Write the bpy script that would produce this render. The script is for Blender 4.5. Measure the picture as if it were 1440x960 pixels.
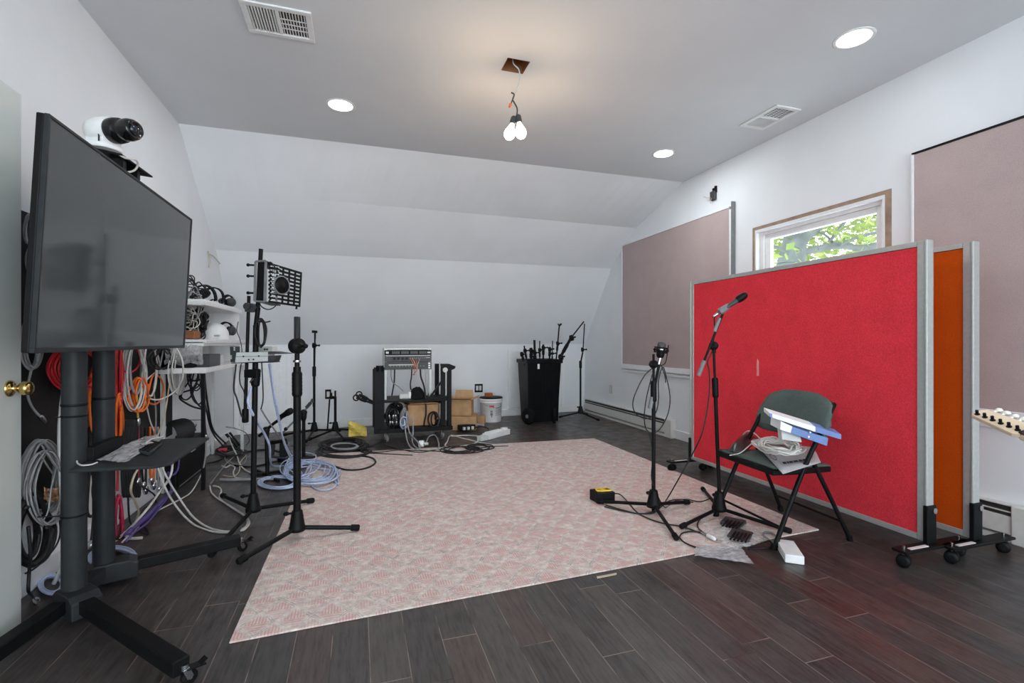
import bpy, math, random
from mathutils import Vector as V, Matrix, Quaternion

S = bpy.context.scene
for o in list(bpy.data.objects): bpy.data.objects.remove(o, do_unlink=True)

# ------------------------------------------------------------------ camera, world, exposure
FPX, YAW, EYE = 680.0, math.radians(17.77), 1.1
cd = bpy.data.cameras.new('camera'); cam = bpy.data.objects.new('camera', cd); S.collection.objects.link(cam)
cam.location = (0, 0, EYE); cam.rotation_euler = (math.pi/2, 0, -YAW)
cd.sensor_width = 36; cd.lens = 36*FPX/1440; cd.clip_start = .05
S.camera = cam
W = bpy.data.worlds.new('daylight'); S.world = W; W.use_nodes = True
W.node_tree.nodes['Background'].inputs[0].default_value = (.86, .94, 1, 1)
W.node_tree.nodes['Background'].inputs[1].default_value = 7.0
S.view_settings.view_transform = 'Standard'; S.view_settings.look = 'None'
S.view_settings.exposure = -0.08; S.view_settings.gamma = 1; S.view_settings.use_curve_mapping = False
LAMP_W, BULB_W = 10.0, 6.5

# ------------------------------------------------------------------ where a photo pixel lies in the room
FW = (math.sin(YAW), math.cos(YAW)); RT = (math.cos(YAW), -math.sin(YAW))
def _ray(x, y):
    u = (x-720)/FPX; v = (480-y)/FPX
    return FW[0]+u*RT[0], FW[1]+u*RT[1], v
def P(x, y, d):                      # at forward depth d
    r = _ray(x, y); return V((r[0]*d, r[1]*d, EYE+r[2]*d))
def fl(x, y, z=0.0):                 # on the level z
    r = _ray(x, y); s = (z-EYE)/r[2]; return V((r[0]*s, r[1]*s, z))
def wx(x, y, X):                     # on the upright plane x = X
    r = _ray(x, y); s = X/r[0]; return V((X, r[1]*s, EYE+r[2]*s))
def wy(x, y, Y):
    r = _ray(x, y); s = Y/r[1]; return V((r[0]*s, Y, EYE+r[2]*s))

# ------------------------------------------------------------------ mesh helpers (all in room coordinates)
def basis(a):
    a = V(a).normalized(); t = V((0, 0, 1)) if abs(a.z) < .9 else V((1, 0, 0))
    b = a.cross(t).normalized(); return a, b, a.cross(b)
def smooth_path(pts, sub=5, closed=False):
    p = [V(q) for q in pts]; n = len(p)
    if n < 3 or sub < 2: return p
    out = []
    for i in range(n if closed else n-1):
        if closed: a, b, c, d = p[i-1], p[i], p[(i+1) % n], p[(i+2) % n]
        else: a, b, c, d = p[max(i-1, 0)], p[i], p[i+1], p[min(i+2, n-1)]
        for k in range(sub):
            t = k/sub
            out.append(.5*((2*b)+(c-a)*t+(2*a-5*b+4*c-d)*t*t+(3*b-a-3*c+d)*t**3))
    if not closed: out.append(p[-1])
    return out
class MB:
    def __init__(s, xf=None): s.v = []; s.f = []; s.sm = []; s.xf = xf
    def add(s, vs, fs, sm=False):
        b = len(s.v); s.v += [(s.xf @ V(q)) if s.xf else V(q) for q in vs]
        s.f += [[i+b for i in f] for f in fs]; s.sm += [sm]*len(fs); return s
    def box(s, x0, x1, y0, y1, z0, z1):
        vs = [(x, y, z) for x in (x0, x1) for y in (y0, y1) for z in (z0, z1)]
        return s.add(vs, [(0, 1, 3, 2), (4, 6, 7, 5), (0, 4, 5, 1), (2, 3, 7, 6), (0, 2, 6, 4), (1, 5, 7, 3)])
    def bar(s, p, q, w, h, up=(0, 0, 1)):
        p, q = V(p), V(q); a = (q-p).normalized(); b = a.cross(V(up))
        b = b.normalized() if b.length > 1e-4 else basis(a)[1]
        c = b.cross(a); vs = []
        for e in (p, q):
            for i, j in ((-1, -1), (1, -1), (1, 1), (-1, 1)): vs.append(e+b*(i*w/2)+c*(j*h/2))
        return s.add(vs, [(0, 3, 2, 1), (4, 5, 6, 7), (0, 1, 5, 4), (1, 2, 6, 5), (2, 3, 7, 6), (3, 0, 4, 7)])
    def prism(s, poly, vec):
        p = [V(q) for q in poly]; n = len(p); vec = V(vec)
        nrm = sum(((p[i]-p[0]).cross(p[(i+1) % n]-p[0]) for i in range(1, n-1)), V())
        if nrm.dot(vec) > 0: p.reverse()
        vs = p+[q+vec for q in p]
        return s.add(vs, [list(range(n)), list(range(2*n-1, n-1, -1))]+[(i, i+n, (i+1) % n+n, (i+1) % n) for i in range(n)])
    def lathe(s, prof, p, axis=(0, 0, 1), n=18, sm=True):
        p = V(p); a, b, c = basis(axis); vs = []; fs = []; m = len(prof)
        for r, z in prof:
            for k in range(n):
                t = 2*math.pi*k/n; vs.append(p+a*z+(b*math.cos(t)+c*math.sin(t))*max(r, 1e-5))
        for i in range(m-1):
            for k in range(n):
                fs.append((i*n+k, (i+1)*n+k, (i+1)*n+(k+1) % n, i*n+(k+1) % n))
        s.add(vs, fs, sm)
        return s.add([vs[k] for k in range(n)]+[vs[(m-1)*n+k] for k in range(n)], [list(range(n)), list(range(2*n-1, n-1, -1))])
    def cyl(s, p, q, r, r1=None, n=14):
        p, q = V(p), V(q); return s.lathe([(r, 0), (r if r1 is None else r1, (q-p).length)], p, q-p, n)
    def ball(s, c, r, sc=(1, 1, 1), n=14, axis=(0, 0, 1)):
        prof = [(r*math.sin(math.pi*k/8), -r*math.cos(math.pi*k/8)) for k in range(9)]
        m = MB(); m.lathe(prof, (0, 0, 0), axis, n); c = V(c)
        b = len(s.v); return s.add([V((q.x*sc[0], q.y*sc[1], q.z*sc[2]))+c for q in m.v], m.f, True)
    def tube(s, pts, r, n=6, sub=5, closed=False):
        p = smooth_path(pts, sub, closed); m = len(p)
        if m < 2: return s
        tg = []
        for i in range(m):
            t = (p[(i+1) % m]-p[i-1]) if closed else (p[min(i+1, m-1)]-p[max(i-1, 0)])
            tg.append(t.normalized() if t.length > 1e-7 else (tg[-1] if tg else V((0, 0, 1))))
        nb = basis(tg[0])[1]; vs = []; fs = []
        for i in range(m):
            nb = nb-tg[i]*nb.dot(tg[i])
            nb = nb.normalized() if nb.length > 1e-5 else basis(tg[i])[1]
            c = tg[i].cross(nb)
            for k in range(n):
                a = 2*math.pi*k/n; vs.append(p[i]+(nb*math.cos(a)+c*math.sin(a))*r)
        for i in range(m if closed else m-1):
            j = (i+1) % m
            for k in range(n): fs.append((i*n+k, i*n+(k+1) % n, j*n+(k+1) % n, j*n+k))
        s.add(vs, fs, True)
        if not closed: s.add([vs[k] for k in range(n)]+[vs[(m-1)*n+k] for k in range(n)], [list(range(n-1, -1, -1)), list(range(n, 2*n))])
        return s
    def sheet(s, grid, th=.0):      # grid of points, smooth; th = thickness along the normal
        nu, nv = len(grid), len(grid[0]); vs = [q for row in grid for q in row]
        fs = [(i*nv+j, i*nv+j+1, (i+1)*nv+j+1, (i+1)*nv+j) for i in range(nu-1) for j in range(nv-1)]
        s.add(vs, fs, True)
        return s
    def build(s, name, mat, parent=None, loc=None, label=None, cat=None, group=None, kind=None, bevel=0, seg=2, solid=0, flat=False):
        if parent is not None:
            r = parent
            while r.parent: r = r.parent
            o0 = V(r['at'])
        elif loc is not None: o0 = V(loc)
        else:
            xs = [q.x for q in s.v]; ys = [q.y for q in s.v]
            o0 = V(((min(xs)+max(xs))/2, (min(ys)+max(ys))/2, min(q.z for q in s.v)))
        me = bpy.data.meshes.new(name); me.from_pydata([q-o0 for q in s.v], [], s.f)
        me.polygons.foreach_set('use_smooth', [bool(x) and not flat for x in s.sm]); me.materials.append(mat); me.update()
        o = bpy.data.objects.new(name, me); S.collection.objects.link(o)
        if parent is not None: o.parent = parent
        else: o.location = o0; o['at'] = list(o0)
        if bevel:
            b = o.modifiers.new('edge', 'BEVEL'); b.width = bevel; b.segments = seg; b.limit_method = 'ANGLE'; b.angle_limit = math.radians(40)
        if solid:
            b = o.modifiers.new('thick', 'SOLIDIFY'); b.thickness = solid; b.offset = 0
        return tag(o, label, cat, group, kind)
def tag(o, label=None, cat=None, group=None, kind=None):
    if label: o['label'] = label
    if cat: o['category'] = cat
    if group: o['group'] = group
    if kind: o['kind'] = kind
    return o
def thing(name, label, cat, loc, group=None):
    o = bpy.data.objects.new(name, None); S.collection.objects.link(o); o.empty_display_size = .1
    o.location = loc; o['at'] = list(loc); return tag(o, label, cat, group)
def dup(root, delta, label, rotz=0):
    def cp(o, par):
        c = o.copy(); S.collection.objects.link(c)
        if par: c.parent = par
        for ch in o.children: cp(ch, c)
        return c
    r = cp(root, None); r.location = root.location+V(delta); r.rotation_euler.z = rotz; r['label'] = label; r['at'] = list(r.location)
    return r

# ------------------------------------------------------------------ materials
def lin(c): return tuple((x/255/12.92 if x/255 <= .04045 else ((x/255+.055)/1.055)**2.4) for x in c)
class NT:
    def __init__(s, name):
        s.m = bpy.data.materials.new(name); s.m.use_nodes = True; s.t = s.m.node_tree; s.b = s.t.nodes['Principled BSDF']
    def n(s, ty, **kw):
        x = s.t.nodes.new(ty)
        for k, v in kw.items(): setattr(x, k, v)
        return x
    def l(s, a, b): s.t.links.new(a, b)
    def math(s, op, a, b=None, c=None):
        x = s.n('ShaderNodeMath', operation=op)
        for i, q in enumerate((a, b, c)):
            if q is None: continue
            if isinstance(q, (int, float)): x.inputs[i].default_value = q
            else: s.l(q, x.inputs[i])
        return x.outputs[0]
    def mix(s, f, a, b):
        x = s.n('ShaderNodeMix', data_type='RGBA')
        for i, q in ((0, f), (6, a), (7, b)):
            if isinstance(q, (int, float)): x.inputs[i].default_value = q
            elif isinstance(q, tuple): x.inputs[i].default_value = (*q[:3], 1)
            else: s.l(q, x.inputs[i])
        return x.outputs[2]
    def noise(s, vec, sc, det=3, ro=.5):
        x = s.n('ShaderNodeTexNoise'); x.inputs['Scale'].default_value = sc; x.inputs['Detail'].default_value = det; x.inputs['Roughness'].default_value = ro
        if vec is not None: s.l(vec, x.inputs['Vector'])
        return x.outputs['Fac']
    def ramp(s, f, *st):
        x = s.n('ShaderNodeValToRGB'); e = x.color_ramp.elements
        while len(e) < len(st): e.new(.5)
        for q, (p, c) in zip(e, st): q.position = p; q.color = (*c, 1) if len(c) == 3 else c
        s.l(f, x.inputs[0]); return x.outputs[0]
    def bump(s, h, st, d=.01):
        x = s.n('ShaderNodeBump'); x.inputs['Strength'].default_value = st; x.inputs['Distance'].default_value = d
        s.l(h, x.inputs['Height']); s.l(x.outputs[0], s.b.inputs['Normal'])
def mat(name, c, rough=.5, metal=0, var=.12, sc=25, bump=0, bsc=None, spec=.5, **kw):
    q = NT(name); b = q.b; col = lin(c)
    b.inputs['Roughness'].default_value = rough; b.inputs['Metallic'].default_value = metal; b.inputs['Specular IOR Level'].default_value = spec
    tc = q.n('ShaderNodeTexCoord').outputs['Object']
    nz = q.noise(tc, sc)
    q.l(q.ramp(nz, (.3, tuple(x*(1-var) for x in col)), (.7, tuple(min(1, x*(1+var)) for x in col))), b.inputs['Base Color'])
    if bump: q.bump(q.noise(tc, bsc or sc*4), bump, .005)
    for k, v in kw.items(): b.inputs[k.replace('_', ' ')].default_value = v
    return q.m
def emit(name, c, st):
    q = NT(name); q.b.inputs['Base Color'].default_value = (.8, .8, .8, 1); q.b.inputs['Emission Color'].default_value = (*c, 1)
    q.b.inputs['Emission Strength'].default_value = st; return q.m
def m_floor():
    q = NT('dark_planks'); tc = q.n('ShaderNodeTexCoord').outputs['Object']
    sp = q.n('ShaderNodeSeparateXYZ'); q.l(tc, sp.inputs[0]); X, Y = sp.outputs[0], sp.outputs[1]
    r = q.math('DIVIDE', q.math('ADD', X, 10.02), .129); row = q.math('FLOOR', r); fx = q.math('FRACT', r)
    wn = q.n('ShaderNodeTexWhiteNoise', noise_dimensions='1D'); q.l(row, wn.inputs['W'])
    yy = q.math('DIVIDE', q.math('ADD', q.math('ADD', Y, 20), q.math('MULTIPLY', wn.outputs[0], 3.1)), 1.05)
    col = q.math('FLOOR', yy); fy = q.math('FRACT', yy)
    cb = q.n('ShaderNodeCombineXYZ'); q.l(row, cb.inputs[0]); q.l(col, cb.inputs[1])
    w2 = q.n('ShaderNodeTexWhiteNoise', noise_dimensions='2D'); q.l(cb.outputs[0], w2.inputs['Vector'])
    base = q.ramp(w2.outputs[0], (0, lin((38, 38, 40))), (.3, lin((58, 52, 50))), (.5, lin((46, 42, 42))), (.68, lin((72, 52, 47))), (.82, lin((70, 64, 60))), (.92, lin((54, 50, 50))), (1, lin((66, 36, 31))))
    mp = q.n('ShaderNodeMapping'); q.l(tc, mp.inputs[0]); mp.inputs['Scale'].default_value = (26, 2.2, 1)
    ad = q.n('ShaderNodeVectorMath', operation='ADD'); q.l(mp.outputs[0], ad.inputs[0]); q.l(w2.outputs[1], ad.inputs[1])
    g = q.noise(ad.outputs[0], 3.2, 6, .65)
    c = q.mix(q.ramp(g, (.35, (0, 0, 0)), (.75, (.55,)*3)), base, lin((92, 85, 82)))
    c = q.mix(q.ramp(g, (.3, (.5,)*3), (.5, (0, 0, 0))), c, lin((26, 22, 21)))
    scr = q.noise(tc, 55, 5, .7); c = q.mix(q.ramp(scr, (.62, (0, 0, 0)), (.8, (.5,)*3)), c, lin((128, 116, 108)))
    ex = q.math('MINIMUM', fx, q.math('SUBTRACT', 1, fx)); ey = q.math('MINIMUM', fy, q.math('SUBTRACT', 1, fy))
    e = q.math('MAXIMUM', q.math('LESS_THAN', ex, .011), q.math('LESS_THAN', ey, .002))
    en = q.noise(tc, 5, 3)
    c = q.mix(q.math('MULTIPLY', e, .8), c, q.mix(q.ramp(en, (.38, (0, 0, 0)), (.52, (1, 1, 1))), lin((30, 27, 26)), lin((138, 122, 112))))
    q.l(c, q.b.inputs['Base Color'])
    q.l(q.ramp(q.noise(tc, 9, 4), (.3, (.3,)*3), (.7, (.5,)*3)), q.b.inputs['Roughness'])
    q.bump(q.math('SUBTRACT', g, e), .12, .004); return q.m
def m_rug():
    q = NT('pink_rug'); tc = q.n('ShaderNodeTexCoord').outputs['Object']
    dn = q.n('ShaderNodeTexNoise'); dn.inputs['Scale'].default_value = 11; q.l(tc, dn.inputs['Vector'])
    dv = q.n('ShaderNodeVectorMath', operation='MULTIPLY_ADD'); q.l(dn.outputs['Color'], dv.inputs[0]); dv.inputs[1].default_value = (.04,)*3; q.l(tc, dv.inputs[2])
    sp = q.n('ShaderNodeSeparateXYZ'); q.l(dv.outputs[0], sp.inputs[0]); X, Y = sp.outputs[0], sp.outputs[1]
    # a worn lattice of kites: cream bands cut the ground into lozenges, each with its own share of pink and its own thread lines
    u = q.math('DIVIDE', X, .135); v = q.math('DIVIDE', Y, .165); s0 = q.n('ShaderNodeSeparateXYZ'); q.l(tc, s0.inputs[0])
    p = q.math('ADD', u, v); m = q.math('SUBTRACT', u, v)
    band = q.math('MINIMUM', q.math('PINGPONG', p, .5), q.math('PINGPONG', m, .5))
    cb = q.n('ShaderNodeCombineXYZ'); q.l(q.math('FLOOR', p), cb.inputs[0]); q.l(q.math('FLOOR', m), cb.inputs[1])
    wn = q.n('ShaderNodeTexWhiteNoise', noise_dimensions='2D'); q.l(cb.outputs[0], wn.inputs['Vector'])
    low = q.math('GREATER_THAN', q.math('ADD', q.math('FRACT', p), q.math('SUBTRACT', 1, q.math('FRACT', m))), 1.0)
    vert = q.math('PINGPONG', q.math('DIVIDE', s0.outputs[0], .0115), .5); horz = q.math('PINGPONG', q.math('DIVIDE', s0.outputs[1], .016), .5)
    st = q.math('ADD', q.math('MULTIPLY', vert, low), q.math('MULTIPLY', horz, q.math('SUBTRACT', 1, low)))
    worn = q.noise(tc, 4.5, 7, .75); fine = q.noise(tc, 34, 4, .75); mid = q.noise(tc, 13, 5, .7)
    cream = q.mix(q.ramp(fine, (.35, (0, 0, 0)), (.65, (1, 1, 1))), lin((190, 177, 170)), lin((226, 216, 208))); pink = q.mix(fine, lin((192, 146, 142)), lin((212, 178, 172)))
    share = q.math('ADD', q.math('MULTIPLY', wn.outputs[0], .65), q.math('MULTIPLY', low, .35))
    f = q.math('MULTIPLY', q.ramp(band, (.05, (0, 0, 0)), (.17, (1, 1, 1))), q.ramp(st, (.10, (.15,)*3), (.28, (1, 1, 1))))
    f = q.math('MULTIPLY', f, q.ramp(q.math('ADD', q.math('MULTIPLY', share, .45), q.math('ADD', q.math('MULTIPLY', worn, .35), q.math('MULTIPLY', mid, .5))), (.44, (.08,)*3), (.74, (1, 1, 1))))
    c = q.mix(f, cream, pink)
    gl = q.math('MULTIPLY', q.math('LESS_THAN', q.math('ABSOLUTE', q.math('SUBTRACT', band, .045)), .028), q.ramp(mid, (.46, (0, 0, 0)), (.6, (.55,)*3)))
    c = q.mix(gl, c, lin((128, 118, 116)))
    c = q.mix(q.ramp(q.noise(tc, 60, 3, .8), (.55, (0, 0, 0)), (.75, (.35,)*3)), c, lin((150, 130, 126)))
    q.l(c, q.b.inputs['Base Color']); q.b.inputs['Roughness'].default_value = .95; q.b.inputs['Specular IOR Level'].default_value = .1
    q.bump(q.math('ADD', fine, st), .25, .004); return q.m
def m_fabric(name, c, sc=260, var=.2, big=.08):
    q = NT(name); tc = q.n('ShaderNodeTexCoord').outputs['Object']; col = lin(c)
    f = q.math('ADD', q.math('MULTIPLY', q.noise(tc, sc, 2), .7), q.math('MULTIPLY', q.noise(tc, 6, 5, .6), .3))
    q.l(q.ramp(f, (.35, tuple(x*(1-var) for x in col)), (.65, tuple(min(1, x*(1+var)) for x in col))), q.b.inputs['Base Color'])
    q.b.inputs['Roughness'].default_value = .95; q.b.inputs['Specular IOR Level'].default_value = .15; q.bump(q.noise(tc, sc, 2), .3, .002); return q.m
def m_glass(name, c=(1, 1, 1), rough=.02, alpha=.12):
    q = NT(name); t = q.n('ShaderNodeBsdfTransparent'); g = q.n('ShaderNodeBsdfGlossy'); mx = q.n('ShaderNodeMixShader')
    t.inputs[0].default_value = (*c, 1); g.inputs['Roughness'].default_value = rough; mx.inputs[0].default_value = alpha
    q.l(t.outputs[0], mx.inputs[1]); q.l(g.outputs[0], mx.inputs[2]); q.l(mx.outputs[0], q.t.nodes['Material Output'].inputs[0]); return q.m
def m_leaf():
    q = NT('young_leaf'); tc = q.n('ShaderNodeTexCoord').outputs['Object']
    c = q.ramp(q.noise(tc, 1.6, 4), (.3, lin((82, 106, 42))), (.5, lin((118, 134, 56))), (.7, lin((162, 160, 96))))
    q.l(c, q.b.inputs['Base Color']); q.b.inputs['Roughness'].default_value = .6
    tr = q.n('ShaderNodeBsdfTranslucent'); q.l(c, tr.inputs[0]); mx = q.n('ShaderNodeMixShader'); mx.inputs[0].default_value = .55
    q.l(q.b.outputs[0], mx.inputs[1]); q.l(tr.outputs[0], mx.inputs[2]); q.l(mx.outputs[0], q.t.nodes['Material Output'].inputs[0]); return q.m

WALL = mat('white_wall_paint', (232, 235, 238), .75, var=.025, sc=2.2, bump=.05, bsc=60, spec=.2)
CEIL = mat('ceiling_paint', (222, 225, 228), .85, var=.025, sc=1.6, bump=.05, bsc=50, spec=.15)
TRIM = mat('white_trim_paint', (236, 238, 240), .45, var=.03)
FLOOR = m_floor(); RUG = m_rug()
BLK = mat('black_metal', (17, 18, 19), .45, 0, var=.2, spec=.14)
BLKP = mat('black_plastic', (16, 17, 18), .5, var=.2, spec=.16)
RUB = mat('black_rubber', (14, 14, 15), .75, var=.2, spec=.2)
GUN = mat('charcoal_steel', (44, 47, 49), .45, 0, var=.12, spec=.16)
STEEL = mat('chrome_steel', (190, 192, 194), .22, 1, var=.08)
ALU = mat('brushed_aluminium', (176, 179, 177), .4, .3, var=.06, sc=60)
BRASS = mat('brass', (205, 178, 112), .22, 1, var=.1)
GREYP = mat('grey_plastic', (120, 122, 124), .5)
WHTP = mat('white_plastic', (235, 236, 236), .4, var=.04)
SILV = mat('pale_grey_enamel', (205, 208, 206), .45, var=.05)
DARKP = mat('dark_grey_plastic', (58, 60, 62), .5)
CARD = mat('cardboard', (190, 152, 112), .85, var=.14, sc=12)
CARDD = mat('cardboard_inside', (140, 92, 58), .9, var=.15)
KRAFT = mat('kraft_paper', (196, 158, 122), .85, var=.15)
DOORP = mat('door_paint', (198, 203, 198), .5, var=.03, sc=3)
BOARD = mat('black_pegboard', (18, 18, 20), .8, var=.3, sc=60, bump=.3)
PANEL = m_fabric('taupe_panel_cloth', (184, 166, 164), 220, .1)
REDF = m_fabric('red_felt', (228, 60, 72), 140, .15)
ORGF = m_fabric('orange_felt', (196, 78, 8), 180, .14)
GRNF = m_fabric('grey_green_cloth', (86, 98, 94), 300, .3)
SCREEN = mat('screen_glass', (66, 71, 73), .1, var=.03, sc=2, spec=.6)
GLASS = m_glass('clear_pane', (.97, 1, .99))
def m_film(name, c, clear, rough=.25):
    q = NT(name); t = q.n('ShaderNodeBsdfTransparent'); mx = q.n('ShaderNodeMixShader'); nz = q.noise(q.n('ShaderNodeTexCoord').outputs['Object'], 30, 3)
    q.b.inputs['Base Color'].default_value = (*lin(c), 1); q.b.inputs['Roughness'].default_value = rough; q.b.inputs['Specular IOR Level'].default_value = .7
    q.l(q.ramp(nz, (.3, (clear+.15,)*3), (.7, (max(0, clear-.2),)*3)), mx.inputs[0]); q.l(q.b.outputs[0], mx.inputs[1]); q.l(t.outputs[0], mx.inputs[2]); q.l(mx.outputs[0], q.t.nodes['Material Output'].inputs[0]); return q.m
BAG = m_film('clear_plastic_film', (226, 226, 228), .62); FOIL = m_film('crinkled_film', (196, 196, 200), .4)
WOODR = mat('raw_wood', (160, 136, 116), .8, var=.25, sc=14)
MAPLE = mat('maple', (230, 206, 176), .45, var=.06)
PEARL = mat('cream_tuner_plastic', (240, 236, 224), .35, var=.05)
C_GREY = mat('grey_cable', (150, 150, 152), .5, var=.15); C_WHT = mat('white_cable', (205, 204, 200), .5, var=.1)
C_BLK = mat('black_cable', (22, 22, 24), .55, var=.2); C_RED = mat('red_cable', (190, 26, 36), .5, var=.2)
C_ORG = mat('orange_cable', (238, 112, 32), .5, var=.15); C_BLU = mat('pale_blue_cable', (182, 196, 226), .5, var=.15)
C_PUR = mat('purple_cable', (92, 72, 140), .55, var=.15); C_YEL = mat('yellow_cable', (214, 176, 60), .5)
C_PNK = mat('crimson_cable', (176, 30, 70), .5); C_BEI = mat('beige_cable', (196, 184, 160), .5)
BLUEB = mat('blue_carton', (106, 132, 186), .5, var=.06); PAPER = mat('grey_paper', (176, 174, 176), .7, var=.04)
INK = mat('black_ink', (30, 30, 32), .7); REDI = mat('red_ink', (206, 60, 76), .6)
YEL = mat('yellow_plastic', (240, 200, 60), .5, var=.1); BIN = mat('black_bin_plastic', (9, 12, 15), .42, var=.25, sc=6, spec=.12)
BARK = mat('grey_bark', (74, 78, 77), .9, var=.3, sc=5, bump=.6, bsc=12); LEAF = m_leaf()
BEIGE = mat('beige_outlet', (205, 202, 192), .4); HEAT = mat('heater_enamel', (214, 213, 208), .45, var=.04)
SHADOWG = mat('dark_fins_duct_shade', (58, 58, 58), .5, .4); LIGHTE = emit('lit_diffuser', (1, .99, .97), 6.0); BULBE = emit('lit_bulb', (1, .9, .75), 9.0)

# ------------------------------------------------------------------ the room
XL, XR, ZC, Y0 = -1.38, 3.45, 2.87, -3.4
def struct(name, mb, m, **kw): return mb.build(name, m, loc=(0, 0, 0), kind='structure', **kw)
struct('floor', MB().box(XL-.2, XR+.2, Y0, 7.3, -.1, 0), FLOOR)
struct('wall_left', MB().box(XL-.12, XL, Y0, 7.2, 0, ZC+.1), WALL)
WY0, WY1, WZ0, WZ1 = 2.335, 3.548, 1.5, 2.138
struct('wall_right', MB().box(XR, XR+.14, Y0, WY0, 0, 3).box(XR, XR+.14, WY1, 7.3, 0, 3).box(XR, XR+.14, WY0, WY1, 0, WZ0).box(XR, XR+.14, WY0, WY1, WZ1, 3), WALL)
HX, HY, HS = .97, 2.955, .075          # hole round the hanging bulbs
pl = [(6.42, 0), (6.40, 1.06), (5.66, 2.04), (5.05, 2.48), (4.57, ZC)]; pr = [(6.98, 0), (6.97, 1.06), (6.13, 2.14), (5.50, 2.575), (4.54, ZC)]
def YL(x, i): t = (x-XL)/(XR-XL); return pl[i][0]*(1-t)+pr[i][0]*t
cb = MB()
for (a, b, c, d) in ((XL-.1, HX-HS, Y0, 4.3), (HX+HS, XR+.1, Y0, 4.3), (HX-HS, HX+HS, Y0, HY-HS), (HX-HS, HX+HS, HY+HS, 4.3)): cb.box(a, b, c, d, ZC, ZC+.1)
cb.prism([(XL-.1, 4.3, ZC), (XR+.1, 4.3, ZC), (XR+.1, 4.54, ZC), (XL-.1, 4.57, ZC)], (0, 0, .1))
struct('ceiling', cb, CEIL)
def slope(name, i, m):
    mb = MB(); n = 28; rows = ([], [], [], [])
    for k in range(n+1):
        x = XL-.02+(XR-XL+.04)*k/n; t = max(0, min(1, (x-XL)/(XR-XL)))
        y0, y1 = YL(x, i), YL(x, i+1); z0 = pl[i][1]*(1-t)+pr[i][1]*t; z1 = pl[i+1][1]*(1-t)+pr[i+1][1]*t; o = V((0, .1, .1 if i else 0))
        for r, q in zip(rows, (V((x, y0, z0)), V((x, y1, z1)), V((x, y1, z1))+o, V((x, y0, z0))+o)): r.append(q)
    vs = [q for r in rows for q in r]; fs = []
    for r in range(4):
        for k in range(n): a, b = r*(n+1)+k, ((r+1) % 4)*(n+1)+k; fs.append((a, a+1, b+1, b))
    mb.add(vs, fs); struct(name, mb, m)
slope('wall_back', 0, WALL); slope('wall_back_slope', 1, WALL); slope('wall_back_upper_slope', 2, WALL); slope('ceiling_slope', 3, WALL)
def back(x, z): t = max(0, min(1, z/1.06)); y0, y1 = YL(x, 0), YL(x, 1); return y0*(1-t)+y1*t
struct('baseboard_back', MB().prism([(XL, YL(XL, 0), 0), (XR, YL(XR, 0), 0), (XR, YL(XR, 0)-.018, 0), (XL, YL(XL, 0)-.018, 0)], (0, 0, .1)), TRIM, bevel=.004)
struct('baseboard_left', MB().box(XL, XL+.016, .5, 6.4, 0, .1), TRIM, bevel=.004)
struct('baseboard_right', MB().box(XR-.016, XR, 3.2, 4.66, 0, .1), TRIM, bevel=.004)
# low access doors in the knee wall
def access(name, x0, x1, z1):
    b = MB(); p = lambda x, z, o: V((x, back(x, z)-o, z))
    b.prism([p(x0, .12, .004), p(x1, .12, .004), p(x1, z1, .004), p(x0, z1, .004)], (0, -.012, 0))
    d = struct(name, b, TRIM, bevel=.002)
    t = MB()
    for a, c, e, f in ((x0-.05, x0, .1, z1+.05), (x1, x1+.05, .1, z1+.05), (x0, x1, z1, z1+.05)):
        t.prism([p(a, e, .002), p(c, e, .002), p(c, f, .002), p(a, f, .002)], (0, -.026, 0))
    t.build('casing', TRIM, d, bevel=.003)
    q = MB()
    for a, c, e, f in ((x0+.06, x0+.075, .2, z1-.07), (x1-.075, x1-.06, .2, z1-.07), (x0+.06, x1-.06, z1-.085, z1-.07)):
        q.prism([p(a, e, .014), p(c, e, .014), p(c, f, .014), p(a, f, .014)], (0, -.008, 0))
    q.build('panel_moulding', TRIM, d)
access('door_1', wy(336, 500, 6.4).x, wy(402, 500, 6.4).x, .98)
access('door_2', wy(722, 500, 6.7).x, wy(795, 500, 6.75).x, .93)
# window
def ring(x0, x1, y0, y1, z0, z1, wl, wr, wt, wb):     # an upright rectangular frame; posts full height, rails between
    return MB().box(x0, x1, y0, y0+wr, z0, z1).box(x0, x1, y1-wl, y1, z0, z1).box(x0, x1, y0+wr, y1-wl, z1-wt, z1).box(x0, x1, y0+wr, y1-wl, z0, z0+wb)
w = struct('window_1', ring(XR+.035, XR+.10, WY0+.05, WY1-.04, WZ0+.002, WZ1-.032, .055, .05, .05, .05), WHTP)
ring(XR+.05, XR+.085, WY0+.101, WY1-.096, WZ0+.053, WZ1-.083, .06, .035, .045, .05).build('sash', TRIM, w)
MB().box(XR+.064, XR+.070, WY0+.137, WY1-.157, WZ0+.104, WZ1-.129).build('pane', GLASS, w)
MB().box(XR+.002, XR+.11, WY0+.001, WY0+.045, WZ0, WZ1-.001).box(XR+.002, XR+.11, WY1-.03, WY1-.001, WZ0, WZ1-.001).box(XR+.002, XR+.11, WY0+.046, WY1-.031, WZ1-.026, WZ1-.001).build('rough_frame', WOODR, w)
MB().box(XR-.004, XR+.034, WY1-.05, WY1-.034, WZ0, WZ1-.03).box(XR-.004, XR+.034, WY0+.046, WY0+.06, WZ0, WZ1-.03).box(XR-.004, XR+.034, WY0+.061, WY1-.051, WZ1-.055, WZ1-.03).build('jamb_liner', TRIM, w)
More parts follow.
